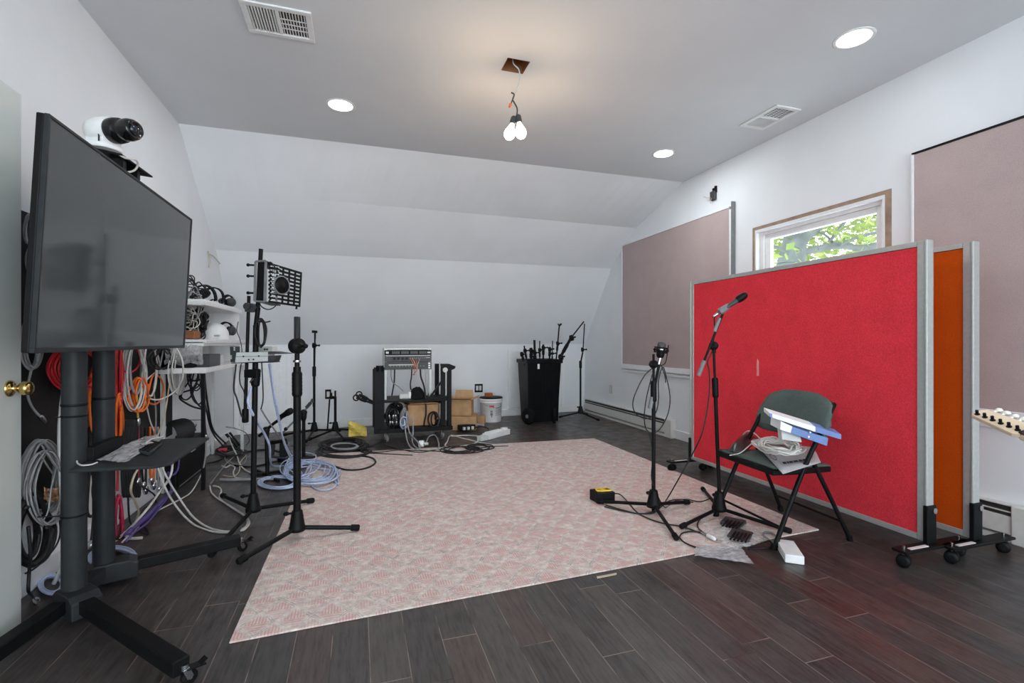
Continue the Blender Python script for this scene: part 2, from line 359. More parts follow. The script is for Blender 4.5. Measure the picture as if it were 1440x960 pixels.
# the rest of the setting beyond the glass: a tree
def tree():
    t = thing('tree', 'grey-barked tree with yellow-green spring leaves outside the window', 'tree', (8.2, 6.9, -2.5))
    rnd = random.Random(4); D = 9.2
    def q(px, py, d=D): return P(px, py, d)
    tk = MB(); tk.cyl(q(1106, 470), q(1113, 372), .27, .25, 14); tk.cyl(q(1113, 372), q(1118, 335), .25, .2, 14); tk.cyl(q(1118, 335), q(1112, 270), .2, .12, 12)
    tk.cyl((8.2*.98, 6.9, -2.5), q(1106, 470), .4, .27, 14); tk.build('trunk', BARK, t)
    for pts, r in (([(1118, 352), (1128, 335), (1146, 318), (1165, 298), (1180, 270)], .13), ([(1118, 358), (1150, 350), (1180, 345), (1215, 349), (1245, 340)], .065),
                   ([(1150, 350), (1165, 340), (1178, 325), (1190, 310)], .03), ([(1180, 345), (1205, 334), (1235, 326)], .028), ([(1111, 360), (1098, 350), (1080, 345), (1066, 338)], .03), ([(1140, 322), (1160, 330), (1176, 346)], .022)):
        MB().tube([q(a, b, D-.15+.3*i/len(pts)) for i, (a, b) in enumerate(pts)], r, 8).build('branch', BARK, t)
    lf = MB()
    for i in range(17000):
        px, py, d = rnd.uniform(1030, 1300), rnd.uniform(225, 410), rnd.uniform(8.0, 17)
        if rnd.random() > .8+.4*math.sin(px*.11+d*1.7)*math.cos(py*.13+d): continue
        if d < 9.6 and rnd.random() < .8: continue
        c = q(px, py, d); a = V((rnd.gauss(0, 1), rnd.gauss(0, 1), rnd.gauss(0, 1))).normalized(); b = a.orthogonal().normalized(); s = rnd.uniform(.05, .12)
        lf.add([c-a*s, c+b*s*.6, c+a*s, c-b*s*.6], [(0, 1, 2, 3)])
    lf.build('foliage', LEAF, t, kind='stuff')
tree()

# ------------------------------------------------------------------ rug
rc = [(-.443, 1.986), (2.559, 2.133), (2.553, 4.915), (-.406, 5.039)]
MB().prism([(x, y, 0.001) for x, y in rc], (0, 0, .008)).build('area_rug', RUG, loc=(1.0, 3.5, 0), label='large pink and cream patterned area rug on the dark floor', cat='rug', bevel=.003)
RZ = .009
# ------------------------------------------------------------------ lamps and vents in the ceiling
def downlight(x, y, label):
    t = thing('recessed_light', label, 'ceiling light', (x, y, ZC), 'recessed ceiling lights')
    MB().lathe([(.088, -.002), (.102, -.003), (.108, 0.0), (.088, 0.0)], (x, y, ZC), (0, 0, 1), 32).build('trim_ring', WHTP, t)
    MB().lathe([(.001, -.004), (.086, -.004), (.087, .0)], (x, y, ZC), (0, 0, 1), 32).build('diffuser', LIGHTE, t)
    ld = bpy.data.lights.new('lamp', 'AREA'); ld.shape = 'DISK'; ld.size = .16; ld.energy = LAMP_W; ld.color = (.90, .96, 1)
    lo = bpy.data.objects.new('lamp', ld); S.collection.objects.link(lo); lo.parent = t; lo.location = (0, 0, -.012)
    return t
L1 = downlight(-.117, 3.844, 'round recessed light in the ceiling over the mic stands and television')
for x, y, lb in ((2.765, 2.081, 'round recessed light in the ceiling above the red partition, nearest the camera'), (2.751, 3.906, 'round recessed light beyond the small ceiling vent near the sloped wall'),
                 (-.12, 2.05, 'recessed ceiling light out of the picture above the television'), (-.12, .2, 'recessed ceiling light behind the camera by the door'), (2.76, .2, 'recessed ceiling light behind the camera by the long panel')):
    r = dup(L1, (x+.117, y-3.844, 0), lb)
    if y < 3:                      # the lamps on the camera's side of the room are dimmed
        lo = [c for c in r.children if c.type == 'LIGHT'][0]; lo.data = lo.data.copy(); lo.data.energy = LAMP_W*(.30 if y > 1 else .2)
def bulbs():
    t = thing('hanging_lamp', 'pair of bare lit bulbs hanging on wires from a hole in the ceiling', 'lamp', (HX, HY, 2.38))
    b = MB(); b.box(HX-HS, HX+HS, HY-HS, HY+HS, ZC+.09, ZC+.1)
    for a in (-1, 1):
        b.box(HX+a*HS-.004, HX+a*HS+.004, HY-HS, HY+HS, ZC+.001, ZC+.09); b.box(HX-HS, HX+HS, HY+a*HS-.004, HY+a*HS+.004, ZC+.001, ZC+.09)
    b.build('ceiling_box', CARDD, t)
    D = 3.1; q = lambda a, c: P(a, c, D)
    MB().tube([(HX-.02, HY, ZC+.08), q(722, 89), q(729, 97), q(731, 108), q(729, 120), q(726, 128), q(724, 133)], .0045, 6).build('white_wire', C_WHT, t)
    MB().tube([q(719, 130), q(723, 133), q(721, 140), q(723, 144), q(727, 152), q(727, 160), q(725, 167)], .005, 6).tube([q(722, 138), q(719.5, 143), q(718.5, 148)], .004).build('taped_wire', DARKP, t)
    MB().lathe([(.004, 0), (.009, .004), (.007, .028), (.003, .03)], q(718.5, 145), q(716.5, 150)-q(718.5, 145), 10).build('wire_nut', C_ORG, t)
    for a, c, a2, c2 in ((722, 169, 715.5, 192), (729, 167, 733, 190)):
        p, e = q(a, c), q(a2, c2); ax = (e-p).normalized()
        s = MB().lathe([(.012, -.025), (.02, -.015), (.02, .025)], p, ax, 14).build('socket', DARKP, t)
        MB().lathe([(.012, .02), (.013, .03), (.02, .045), (.033, .075), (.036, .092), (.03, .113), (.017, .125), (.001, .129)], p, ax, 18).build('bulb', BULBE, t)
        ld = bpy.data.lights.new('bulb_light', 'POINT'); ld.energy = BULB_W; ld.color = (1, .72, .42); ld.shadow_soft_size = .036
        lo = bpy.data.objects.new('bulb_light', ld); S.collection.objects.link(lo); lo.parent = t; lo.location = (p+ax*.16)-V(t['at'])
bulbs()
def vent(x0, x1, y0, y1, label):
    t = thing('ceiling_vent', label, 'vent', ((x0+x1)/2, (y0+y1)/2, ZC), 'ceiling air vents')
    w = .032; f = MB()
    for a in ((x0, x1, y0, y0+w), (x0, x1, y1-w, y1), (x0, x0+w, y0+w, y1-w), (x1-w, x1, y0+w, y1-w)): f.box(*a, ZC-.012, ZC-.001)
    lx = (x1-x0) > (y1-y0)
    if lx: f.box((x0+x1)/2-.01, (x0+x1)/2+.01, y0+w, y1-w, ZC-.012, ZC-.001)
    else: f.box(x0+w, x1-w, (y0+y1)/2-.01, (y0+y1)/2+.01, ZC-.012, ZC-.001)
    f.build('frame', WHTP, t, bevel=.003)
    MB().box(x0+w, x1-w, y0+w, y1-w, ZC-.0015, ZC-.0005).build('duct_shade_sheet', SHADOWG, t)  # flat sheet on the ceiling; the duct's inner shade is put into its colour
    g = MB(); n = 9
    for h in (0, 1):
        if lx:
            a, b = (x0+w, (x0+x1)/2-.01) if h == 0 else ((x0+x1)/2+.01, x1-w)
            for i in range(n): x = a+(b-a)*(i+.5)/n; g.bar((x, y0+w, ZC-.006), (x, y1-w, ZC-.006), .0025 if h else .004, .005 if h else .010, (.5, 0, 1))
            if h: [g.bar((a, y0+w+(y1-y0-2*w)*k, ZC-.004), (b, y0+w+(y1-y0-2*w)*k, ZC-.004), .004, .005) for k in (.35, .55, .75)]
        else:
            a, b = (y0+w, (y0+y1)/2-.01) if h == 0 else ((y0+y1)/2+.01, y1-w)
            for i in range(n): y = a+(b-a)*(i+.5)/n; g.bar((x0+w, y, ZC-.006), (x1-w, y, ZC-.006), .004 if h else .0022, .010 if h else .003, (0, .5 if h else 0, 1))
            if h == 0: [g.bar((x0+w+(x1-x0-2*w)*k, a, ZC-.004), (x0+w+(x1-x0-2*w)*k, b, ZC-.004), .003, .003) for k in (.2, .4, .6, .8)]
    g.build('grille', WHTP, t); return t
vent(-.585, -.235, 2.80, 3.075, 'large white louvred ceiling vent above the television side of the room')
vent(2.98, 3.22, 2.83, 3.20, 'small white ceiling vent close to the window wall')

# ------------------------------------------------------------------ wall furniture
def wall_panel(name, label, y0, y1, z0, z1, cat, left_open=False, right_post=False):
    t = thing(name, label, cat, (XR, (y0+y1)/2, z0))
    MB().box(XR-.028, XR-.002, y0, y1, z0, z1).build('cloth_face', PANEL, t, bevel=.002)
    f = MB().box(XR-.036, XR-.001, y0-.005, y1+.015, z0-.06, z0)
    f.build('bottom_rail', TRIM, t, bevel=.003)
    MB().box(XR-.02, XR-.001, y0, y1-.05, z0-.105, z0-.075).build('lower_ledge', TRIM, t, bevel=.003)
    MB().box(XR-.034, XR-.001, y0, y1+.01, z1, z1+.012).build('top_rail', TRIM if right_post else BLK, t)
    MB().box(XR-.034, XR-.001, y1, y1+.012, z0, z1).build('far_edge', TRIM, t)
    if right_post: MB().box(XR-.036, XR-.001, y0-.03, y0, z0, z1-.02).build('near_edge', TRIM, t); MB().box(XR-.04, XR-.001, y0-.045, y0-.03, z0, z1+.05).build('slotted_strip', GREYP, t)
    return t
wall_panel('acoustic_panel', 'taupe cloth wall panel with white frame between the corner and the window', 3.80, 5.78, .80, 2.39, 'wall panel', right_post=True)
wall_panel('acoustic_panel', 'taupe cloth wall panel above the guitar headstock, dark edge along its top', .6, 2.18, .715, 2.305, 'wall panel')
def heater(y0, y1, label):
    t = thing('baseboard_heater', label, 'heater', (XR-.03, (y0+y1)/2, 0), 'baseboard heaters')
    MB().box(XR-.062, XR-.001, y0+.12, y1, .045, .145).box(XR-.02, XR-.001, y0+.12, y1, .145, .20).box(XR-.05, XR-.001, y0+.12, y1, .195, .205).build('cover', HEAT, t, bevel=.004)
    MB().box(XR-.056, XR-.02, y0+.125, y1-.01, .147, .192).build('fins', SHADOWG, t)
    MB().box(XR-.06, XR-.052, y0+.12, y1, .165, .172).build('damper', HEAT, t)
    MB().box(XR-.056, XR-.004, y0+.12, y1, .0, .03).build('bottom_rail', HEAT, t)
    MB().box(XR-.07, XR-.001, y0, y0+.125, 0, .208).build('end_cap', HEAT, t, bevel=.006)
heater(4.66, 6.86, 'long pale baseboard heater along the wall under the taupe panel')
heater(1.55, 3.2, 'pale baseboard heater on the wall behind the orange partition')
def outlet(name, label, c, nrm, wpl, m, mi, n=2):
    t = thing(name, label, 'outlet', c); c = V(c); nv = V(nrm); s = nv.cross(V((0, 0, 1))).normalized(); u = V((0, 0, 1))
    def pl(b, cx, w, h, d0, d1): o = c+s*cx+nv*d0; return b.prism([o-s*w-u*h, o+s*w-u*h, o+s*w+u*h, o-s*w+u*h], nv*(d1-d0))
    pl(MB(), 0, wpl, .06, .001, .007).build('cover_plate', m, t, bevel=.002)
    for k in range(n): x = (k-(n-1)/2)*.046; pl(MB(), x, .017, .034, .007, .010).build('receptacle', mi, t, bevel=.003)
xo = wy(461, 555, 6.45); outlet('wall_outlet', 'dark framed wall outlet behind the small tripod stands', (xo.x, back(xo.x, .45)-.001, xo.z), (0, -1, 0), .036, BLK, SILV, 1)
xo = wy(677, 547, 6.6); outlet('wall_outlet', 'dark double wall outlet above the white bucket', (xo.x, back(xo.x, .45)-.001, xo.z), (0, -1, 0), .06, BLK, SILV, 2)
outlet('wall_outlet', 'beige wall outlet above the long baseboard heater', (XR-.001, 6.14, .42), (-1, 0, 0), .036, BEIGE, SILV, 1)
t = thing('junction_box', 'open dark electrical box with loose wires above the taupe panel', 'electrical box', (XR, 4.04, 2.53))
MB().box(XR-.03, XR-.001, 4.005, 4.075, 2.53, 2.62).build('box', DARKP, t, bevel=.004); MB().box(XR-.02, XR-.001, 4.0, 4.02, 2.6, 2.665).box(XR-.02, XR-.001, 4.03, 4.05, 2.6, 2.65).build('bracket', BLK, t)
MB().tube([(XR-.03, 4.06, 2.56), (XR-.05, 4.1, 2.57), (XR-.05, 4.14, 2.59)], .004).tube([(XR-.03, 4.05, 2.55), (XR-.04, 4.05, 2.52), (XR-.03, 4.06, 2.5)], .003).build('loose_wire', C_BEI, t)
w = lambda a, b: wx(a, b, XL+.012)
MB().tube([w(293, 353), w(294, 357), w(300, 360), w(307, 368), w(313, 374), w(320, 376), w(319, 383)], .005, 5).tube([w(293, 355), w(295, 366), w(294, 376)], .005, 5).build('loose_wire', C_BEI, label='short loose beige wires poking from the wall above the headphones', cat='wire')

# ------------------------------------------------------------------ door
t = thing('door', 'pale grey-white door standing open against the cable wall, brass knob', 'door', (-1.245, 1.9, 0))
MB().box(-1.27, -1.232, 1.545, 2.352, .012, 2.05).build('slab', DOORP, t, bevel=.002)
k = wx(22, 543, -1.20)
kb = MB().lathe([(.031, 0), (.031, .004), (.024, .009), (.012, .012), (.012, .03), (.021, .034), (.026, .044), (.0265, .056), (.022, .064), (.010, .066)], (-1.232, 2.285, .925), (1, 0, 0), 24)
kb.build('doorknob', BRASS, t)

# ------------------------------------------------------------------ casters shared by the carts and partitions
def caster(parent, c, r=.025, name='caster', fork=True, mt=None, tw=.02, yaw=0.0, twin=False, brake=False):
    """c = floor contact; the wheel is a part, its fork and brake sub-parts"""
    c = V(c); ax = V((math.cos(yaw), math.sin(yaw), 0)); f = V((-ax.y, ax.x, 0))
    wv = MB(); hub = c+V((0, 0, r))
    for o in ((-.013, .013) if twin else (0,)):
        wv.lathe([(r*.35, -tw/2), (r*.92, -tw/2), (r, -tw*.3), (r, tw*.3), (r*.92, tw/2), (r*.35, tw/2)], hub+ax*o, ax, 18)
    o = wv.build(name, mt or RUB, parent)
    k = MB(); k.cyl(hub-ax*(tw*.5+.004+(.013 if twin else 0)), hub+ax*(tw*.5+.004+(.013 if twin else 0)), .006, n=8)
    if fork:
        for sg in (-1, 1): k.bar(hub+ax*sg*(tw/2+.003), hub+f*.012+ax*sg*(tw/2+.003)+V((0, 0, r+.008)), .003, r*.8, f)
        k.cyl(hub+f*.012+V((0, 0, r+.004)), hub+f*.012+V((0, 0, r+.022)), .014, n=12)
    k.build('fork', STEEL if fork else BLKP, o)
    if brake: MB().bar(hub+f*.01+V((0, 0, r+.004)), hub-f*.045+V((0, 0, r*.9)), .03, .004).bar(hub-f*.03+V((0, 0, r)), hub-f*.05+V((0, 0, r+.012)), .024, .004).build('brake_lever', BLKP, o)
    return o

# ------------------------------------------------------------------ television on its rolling stand
t = thing('television_cart', 'tall black rolling television stand with two posts and splayed legs', 'tv stand', (-1.09, 2.52, 0))
PF, PR = V((-1.09, 2.405, 0)), V((-1.09, 2.645, 0)); Z = V((0, 0, 1))
for p in (PF, PR):
    b = MB().cyl(p+Z*.10, p+Z*1.25, .041, n=24); o = b.build('post', GUN, t)
    MB().lathe([(.0418, -.006), (.043, -.002), (.043, .002), (.0418, .006)], p+Z*.845, Z, 24).build('collar', BLKP, o)
for zz in (.80, .40):
    tl = .09 if zz < .6 else .05
    MB().lathe([(.0415, -.004), (.044, -.002), (.044, .002), (.0415, .004)], PF+Z*zz, Z, 24).bar(PF+Z*zz+V((.03, -.02, 0)), PF+Z*zz+V((-tl, -tl*.66, .02 if zz < .6 else 0)), .004, .004).build('cable_tie', BLK, t)
MB().bar(PF+Z*.07, PR+Z*.07, .05, .05).build('cross_beam', GUN, t, bevel=.003)
def hub_block(p, e, side):
    b = MB(); d = (V(e)-p); d.z = 0; L = d.length; d.normalize(); s = V((-d.y, d.x, 0))
    pts = [(-.06, .02), (-.06, .085), (-.03, .105), (.09, .105), (.125, .088), (.125, .02)]
    b.prism([p+d*a+Z*z-s*.05 for a, z in pts], s*.10); return b
def leg(p, e, cast=True, ha=0.0):
    e = V(e); d = (e-p); d.z = 0; d.normalize()
    b = MB().bar(p+d*.08+Z*.065, V((e.x, e.y, .065))+d*.02, .052, .05); o = b.build('leg', BLK, t, bevel=.004)
    return o
hub_block(PF, (-.53, 1.80, 0), 1).build('foot_hub', GUN, t, bevel=.006)
hub_block(PR, (-.57, 2.82, 0), 1).build('foot_hub', GUN, t, bevel=.006)
lf = leg(PF, (-.545, 1.80, 0)); lr = leg(PR, (-.60, 2.83, 0)); lb = leg(PF, (-1.165, 1.95, 0)); lc = leg(PR, (-1.24, 3.05, 0))
for lg, c in ((lf, (-.515, 1.80, 0)), (lr, (-.573, 2.85, 0)), (lb, (-1.17, 1.93, 0)), (lc, (-1.25, 3.08, 0))): caster(lg, c, .024, yaw=2.2, brake=True)
# shelf
sh = [(-1.05, 2.27), (-.76, 2.245), (-.715, 2.285), (-.72, 2.83), (-1.05, 2.85)]
MB().prism([(x, y, .598) for x, y in sh], (0, 0, .014)).build('shelf', GUN, t, bevel=.004)
MB().bar(PF+V((.05, 0, .64)), PR+V((.05, .02, .64)), .03, .055).bar(PF+V((.035, 0, .585)), PF+V((.25, 0, .585)), .03, .022).bar(PR+V((.035, 0, .585)), PR+V((.25, 0, .585)), .03, .022).build('shelf_bracket', BLK, t, bevel=.002)
MB().box(-1.055, -1.035, 2.3, 2.75, 1.15, 1.19).box(-1.055, -1.035, 2.3, 2.75, 1.45, 1.49).bar(PF+Z*1.1+V((.04, 0, 0)), PF+Z*1.6+V((.04, .1, 0)), .03, .02).bar(PR+Z*1.1+V((.04, 0, 0)), PR+Z*1.6+V((.04, .1, 0)), .03, .02).build('mount_bracket', BLK, t)

TVB, TVT = V((-.995, 0, 1.062)), V((-.955, 0, 1.842)); TY0, TY1 = 1.958, 3.395
tu = (TVT-TVB).normalized(); tn = V((tu.z, 0, -tu.x)); th = (TVT-TVB).length
t = thing('television', 'large flat television with dark screen on the rolling stand, tilted slightly down', 'television', (-1.01, 2.67, 1.06))
def tvp(y, h, d): return V((TVB.x, y, TVB.z))+tu*h+tn*d
b = MB().prism([tvp(TY0, 0, -.012), tvp(TY1, 0, -.012), tvp(TY1, th, -.012), tvp(TY0, th, -.012)], -tn*.022)
b.prism([tvp(TY0+.25, .08, -.034), tvp(TY1-.25, .08, -.034), tvp(TY1-.3, th-.25, -.034), tvp(TY0+.3, th-.25, -.034)], -tn*.03)
b.build('back_shell', BLKP, t, bevel=.004)
b = MB(); e = .010
for a in ((TY0, TY1, 0, .016), (TY0, TY1, th-e, th), (TY0, TY0+e, .016, th-e), (TY1-e, TY1, .016, th-e)):
    b.prism([tvp(a[0], a[2], -.012), tvp(a[1], a[2], -.012), tvp(a[1], a[3], -.012), tvp(a[0], a[3], -.012)], tn*.014)
b.build('bezel', GUN, t, bevel=.001)
MB().prism([tvp(TY0+e, .016, -.011), tvp(TY1-e, .016, -.011), tvp(TY1-e, th-e, -.011), tvp(TY0+e, th-e, -.011)], tn*.009).build('screen', SCREEN, t)

# camera on its tray
t = thing('camera_tray', 'thin black tray bracket on top of the television', 'bracket', (-.985, 2.55, 1.84))
tr = [P(132, 209, 1.99), P(173, 219.5, 2.03), P(214, 250, 2.36), P(176, 244, 2.36)]
tr = [fl(133, 210, 1.885), fl(172, 219, 1.885), fl(215, 250, 1.885), fl(174, 243, 1.885)]
MB().prism(tr, (0, 0, .008)).build('plate', BLK, t, bevel=.002)
for yy in (2.5, 2.64): MB().bar((-.98, yy, 1.845), (-.98, yy, 1.886), .05, .03, (0, 1, 0)).build('hook', BLK, t)
D = 2.02; c0 = P(141, 190, D); ax = (P(180, 187, 2.0)-c0).normalized()
t = thing('ptz_camera', 'white swivelling camera with black lens barrel on a tray above the television', 'camera', P(141, 212, D))
q = lambda a, c, d=D: P(a, c, d)
bb = V((fl(146, 212, 1.893).x, fl(146, 212, 1.893).y, 1.8935))
MB().lathe([(.058, 0), (.062, .006), (.060, .018), (.045, .022)], bb, Z, 28).build('base', WHTP, t)
h0 = bb+Z*.078
bd = MB().lathe([(.001, -.062), (.03, -.060), (.05, -.045), (.057, -.02), (.058, .03), (.054, .045)], h0, ax, 28)
bd.bar(bb+Z*.018, bb+Z*.06, .085, .09, ax); bd.build('housing', WHTP, t, bevel=.008)
MB().bar(bb+Z*.02+ax*.03-ax.cross(Z).normalized()*-.047, bb+Z*.07+ax*.03-ax.cross(Z).normalized()*-.047, .004, .004).build('housing_slot', INK, t)
MB().lathe([(.05, .044), (.052, .06), (.049, .085), (.040, .09), (.043, .10), (.045, .125), (.040, .145), (.034, .155), (.030, .150), (.001, .147)], h0, ax, 28).build('lens_barrel', mat('glossy_black', (14, 14, 16), .15), t)
MB().lathe([(.022, .1475), (.018, .153), (.008, .157), (.001, .158)], h0, ax, 20).build('lens', mat('lens_glass', (30, 34, 44), .04), t)
MB().tube([fl(160, 212, 1.90), P(176, 222, 2.06), P(190, 224, 2.12), P(194, 231, 2.15), P(188, 240, 2.15), P(172, 243, 2.12)], .0045).build('camera_cable', C_WHT, t)

# ------------------------------------------------------------------ rolling partitions
def partition(label, X, y0, y1, face, rear_y=None):
    t = thing('rolling_partition', label, 'partition', (X, (y0+y1)/2, 0)); z0, z1 = .09, 1.612; d = .022
    MB().box(X-d+.006, X+d-.006, y0+.03, y1-.03, z0+.03, z1-.03).build('felt_panel', face, t)
    f = MB().box(X-d, X+d, y0, y0+.034, z0, z1).box(X-d, X+d, y1-.03, y1, z0, z1).box(X-d, X+d, y0+.034, y1-.03, z1-.028, z1).box(X-d, X+d, y0+.034, y1-.03, z0, z0+.03)
    f.build('frame', ALU, t, bevel=.003)
    for sg, yy in ((-1, y0), (1, y1)):
        MB().box(X-.026, X+.026, min(yy, yy+sg*.014), max(yy, yy+sg*.014), .27, z1+.002).build('end_post', ALU, t, bevel=.005)
        o = MB().box(X-.034, X+.034, min(yy, yy+sg*.022), max(yy, yy+sg*.022), .085, .275).build('foot_sleeve', BLK, t, bevel=.004)
        MB().cyl((X+.012, yy+sg*.02, .25), (X+.012, yy+sg*.03, .25), .014, n=16).build('bolt', STEEL, o)
        yc = yy+sg*.02
        f = MB().bar((X-.235, yc, .078), (X+.235, yc, .078), .07, .014); fo = f.build('foot', BLKP, t, bevel=.004)
        MB().bar((X-.18, yc-.012, .0865), (X-.055, yc-.012, .0865), .018, .003).build('foot_label', mat('pinkish_label', (214, 200, 200), .6), fo)
        for k in (-1, 1):
            caster(fo, (X+k*.2, yc, 0), .03, fork=False, tw=.055, yaw=.45, mt=BLKP)
            MB().cyl((X+k*.2, yc, .055), (X+k*.2, yc, .1), .007, n=10).build('stem', STEEL, fo)
    return t
partition('wide red felt rolling partition behind the folding chair', 2.75, 1.69, 3.48, REDF)
partition('orange felt rolling partition mostly hidden behind the red one', 3.02, 1.645, 3.42, ORGF)

# ------------------------------------------------------------------ folding chair, built in its own frame: x forward, y left
CX, CYc, CA = 2.365, 2.235, math.radians(180-4)
xf = Matrix.Translation((CX, CYc, RZ*0)) @ Matrix.Rotation(CA, 4, 'Z')
t = thing('folding_chair', 'grey-green padded metal folding chair in front of the red partition', 'chair', (CX, CYc, 0))
def C(*a): return MB(xf)
w_ = .235
# main frame: front feet up to the top of the back
fr = [(.245, -w_-.005, .012), (.06, -w_, .40), (-.14, -w_+.01, .72), (-.175, -w_+.04, .745), (-.192, -.12, .762), (-.192, .12, .762), (-.175, w_-.04, .745), (-.14, w_-.01, .72), (.06, w_, .40), (.245, w_+.005, .012)]
C().tube(fr, .0125, 10, 6).build('frame_tube', BLK, t)
for sg in (-1, 1):
    o = C().cyl((-.035, sg*(w_-.02), .43), (-.245, sg*(w_+.01), .012), .0115, n=12).build('leg', BLK, t)
    C().cyl((-.238, sg*(w_+.01), .026), (-.247, sg*(w_+.01), .0), .016, n=12).build('rubber_foot', RUB, o)
    C().cyl((.239, sg*(w_+.004), .026), (.249, sg*(w_+.005), .0), .016, n=12).build('rubber_foot', RUB, t)
for xx in (-.19, .2): C().tube([(xx, -w_, .11), (xx, w_, .11)], .007, 8, 1).build('cross_bar', BLK, t)
g = []
for i in range(11):
    u = i/10; row = []
    for j in range(11):
        v = j/10; x = .235-u*.40; y = (v-.5)*(.45-.06*u); z = .425-.02*u+.016*math.sin(math.pi*v)*math.sin(math.pi*min(1, u*1.05))**.6
        row.append(V((x, y, z)))
    g.append(row)
C().sheet(g).build('seat_pad', GRNF, t, solid=.012)
C().prism([(.245, -.232, .385), (.245, .232, .385), (.05, .238, .385), (-.17, .2, .372), (-.17, -.2, .372), (.05, -.238, .385)], (0, 0, .032)).build('seat_pan', BLK, t, bevel=.008)
g = []
bo = [(-.25, .585, .64), (-.248, .56, .69), (-.228, .555, .75), (-.185, .545, .777), (-.12, .545, .796), (-.04, .545, .80), (.04, .545, .80), (.12, .545, .796), (.185, .545, .777), (.228, .555, .75), (.248, .56, .69), (.25, .585, .64)]
for y, zb, zt in bo:
    row = []
    for j in range(7):
        v = j/6; z = zb+(zt-zb)*v; row.append(V((-.072-(z-.575)*.40-.02*(1-(y/.25)**2)+.012*math.sin(math.pi*v), y, z)))
    g.append(row)
C().sheet(g).build('backrest', GRNF, t, solid=.032)

# ------------------------------------------------------------------ microphone stands
def tripod(name, label, base, tips, z_hub=.148, z_leg=.055, r=.011, top_r=.022, cat='mic stand', scale=1.0, group=None, feetz=.012):
    x, y = base; t = thing(name, label, cat, (x, y, 0), group); c = V((x, y, 0))
    MB().lathe([(top_r, 0), (top_r+.004, -.006), (top_r+.006, -.02), (.040*scale, -(z_hub-z_leg)+.014), (.044*scale, -(z_hub-z_leg)+.008), (.044*scale, -(z_hub-z_leg)-.012), (.02, -(z_hub-z_leg)-.018)], c+Z*z_hub, Z, 22).build('tripod_hub', BLKP, t)
    k = MB().cyl(c+Z*(z_hub-.01)+V((.02, 0, 0)), c+Z*(z_hub-.01)+V((-.045, -.02, 0)), .006, n=10); k.ball(c+Z*(z_hub-.008)+V((-.052, -.022, 0)), .016*scale, (1, 1, .7)); k.build('clutch_knob', BLKP, t)
    for tx, ty in tips:
        e = V((tx, ty, r+.004+feetz)); d = (e-c); d.z = 0; d.normalize(); p = c+d*.03*scale+Z*z_leg
        o = MB().cyl(p, e, r, n=12).build('leg', BLK, t)
        a = (e-p).normalized(); MB().lathe([(r*1.25, -.035), (r*1.45, -.03), (r*1.45, .008), (r*1.1, .014)], e, a, 14).build('rubber_foot', RUB, o)
    return t, c
def pole(t, p, q, r, name='pole', m=None): return MB().cyl(p, q, r, n=16).build(name, m or BLK, t)
def knurl(t, p, ax, L, r, name='grip', m=None):
    return MB().lathe([(r*.8, -.004), (r, .004)]+[(r*(1+.05*(k % 2)), .004+(L-.008)*k/12) for k in range(1, 12)]+[(r, L-.004), (r*.8, L+.004)], p, ax, 16).build(name, m or BLKP, t)
def boom_clutch(t, p, ax, r=.028, th=.032):
    ax = V(ax).normalized(); m = MB().lathe([(r*.55, -th*.6), (r, -th*.45), (r, -.003), (r*.8, -.001), (r*.8, .001), (r, .003), (r, th*.45), (r*.55, th*.6), (.008, th*1.1), (.008, th*1.6)], p, ax, 20)
    m.ball(V(p)+ax*th*1.75, .013, (1, 1, 1)); return m.build('boom_clutch', BLKP, t)
def mic(t, p, d, L=.17, r=.02, top=None):
    """vocal microphone: p = tail, d = direction of the grille"""
    d = V(d).normalized(); p = V(p)
    MB().lathe([(r*.55, 0), (r*.6, .004), (r*.62, L*.2), (r*.95, L*.62), (r*1.05, L*.66)], p, d, 18).build('mic_body', DARKP, t)
    MB().lathe([(r*1.1, 0), (r*1.35, L*.06), (r*1.42, L*.15), (r*1.3, L*.26), (r*.9, L*.33), (.001, L*.36)], p+d*L*.66, d, 18).build('mic_grille', BLK, t)
# stand with the vocal microphone on a boom
D = 3.02; q = lambda a, c, d=D: P(a, c, d)
t, c = tripod('mic_stand', 'black boom microphone stand at the rug edge in front of the red partition', (2.17, 2.5), [(1.80, 2.375), (2.335, 2.135), (2.40, 2.93)], .155, .05)
x0, y0 = 2.17, 2.5
jc = q(1003.5, 486); ld = (jc-c-Z*.15).normalized()
pole(t, c+Z*.15, c+Z*.15+ld*.68, .0115, 'lower_tube'); pole(t, c+Z*.15+ld*.67, jc-ld*.03, .008, 'upper_tube'); knurl(t, c+Z*.15+ld*.605, ld, .115, .0185)
boom_clutch(t, jc, (.75, .66, 0), .027); MB().cyl(jc-ld*.045, jc-ld*.013, .013, n=12).build('clutch_neck', BLKP, t)
bt, bl = q(1018, 437, 2.98), q(982, 528, 3.0)
o = pole(t, bl, bt, .0075, 'boom_arm'); a = (bl-bt).normalized(); MB().cyl(bl-a*.10, bl, .0125, n=14).build('counterweight', GREYP, o)
MB().cyl(q(1012, 447, 2.98), q(1005, 466, 2.98), .011, n=12).build('boom_sleeve', GREYP, o)
mt_, mh = q(1009, 441, 2.97), q(1050, 413, 2.94)
MB().lathe([(.020, -.03), (.022, -.02), (.017, .035), (.014, .04)], q(1018, 434.5, 2.97), mh-mt_, 14).cyl(bt, q(1018, 434, 2.97), .009, n=10).build('mic_clip', GREYP, t)
t2 = thing('microphone', 'black handheld microphone clipped on the boom in front of the red partition', 'microphone', mt_)
mic(t2, mt_, mh-mt_, (mh-mt_).length, .0165)
MB().lathe([(.007, -.03), (.009, -.022), (.009, 0)], mt_, mh-mt_, 12).build('connector', STEEL, t2)
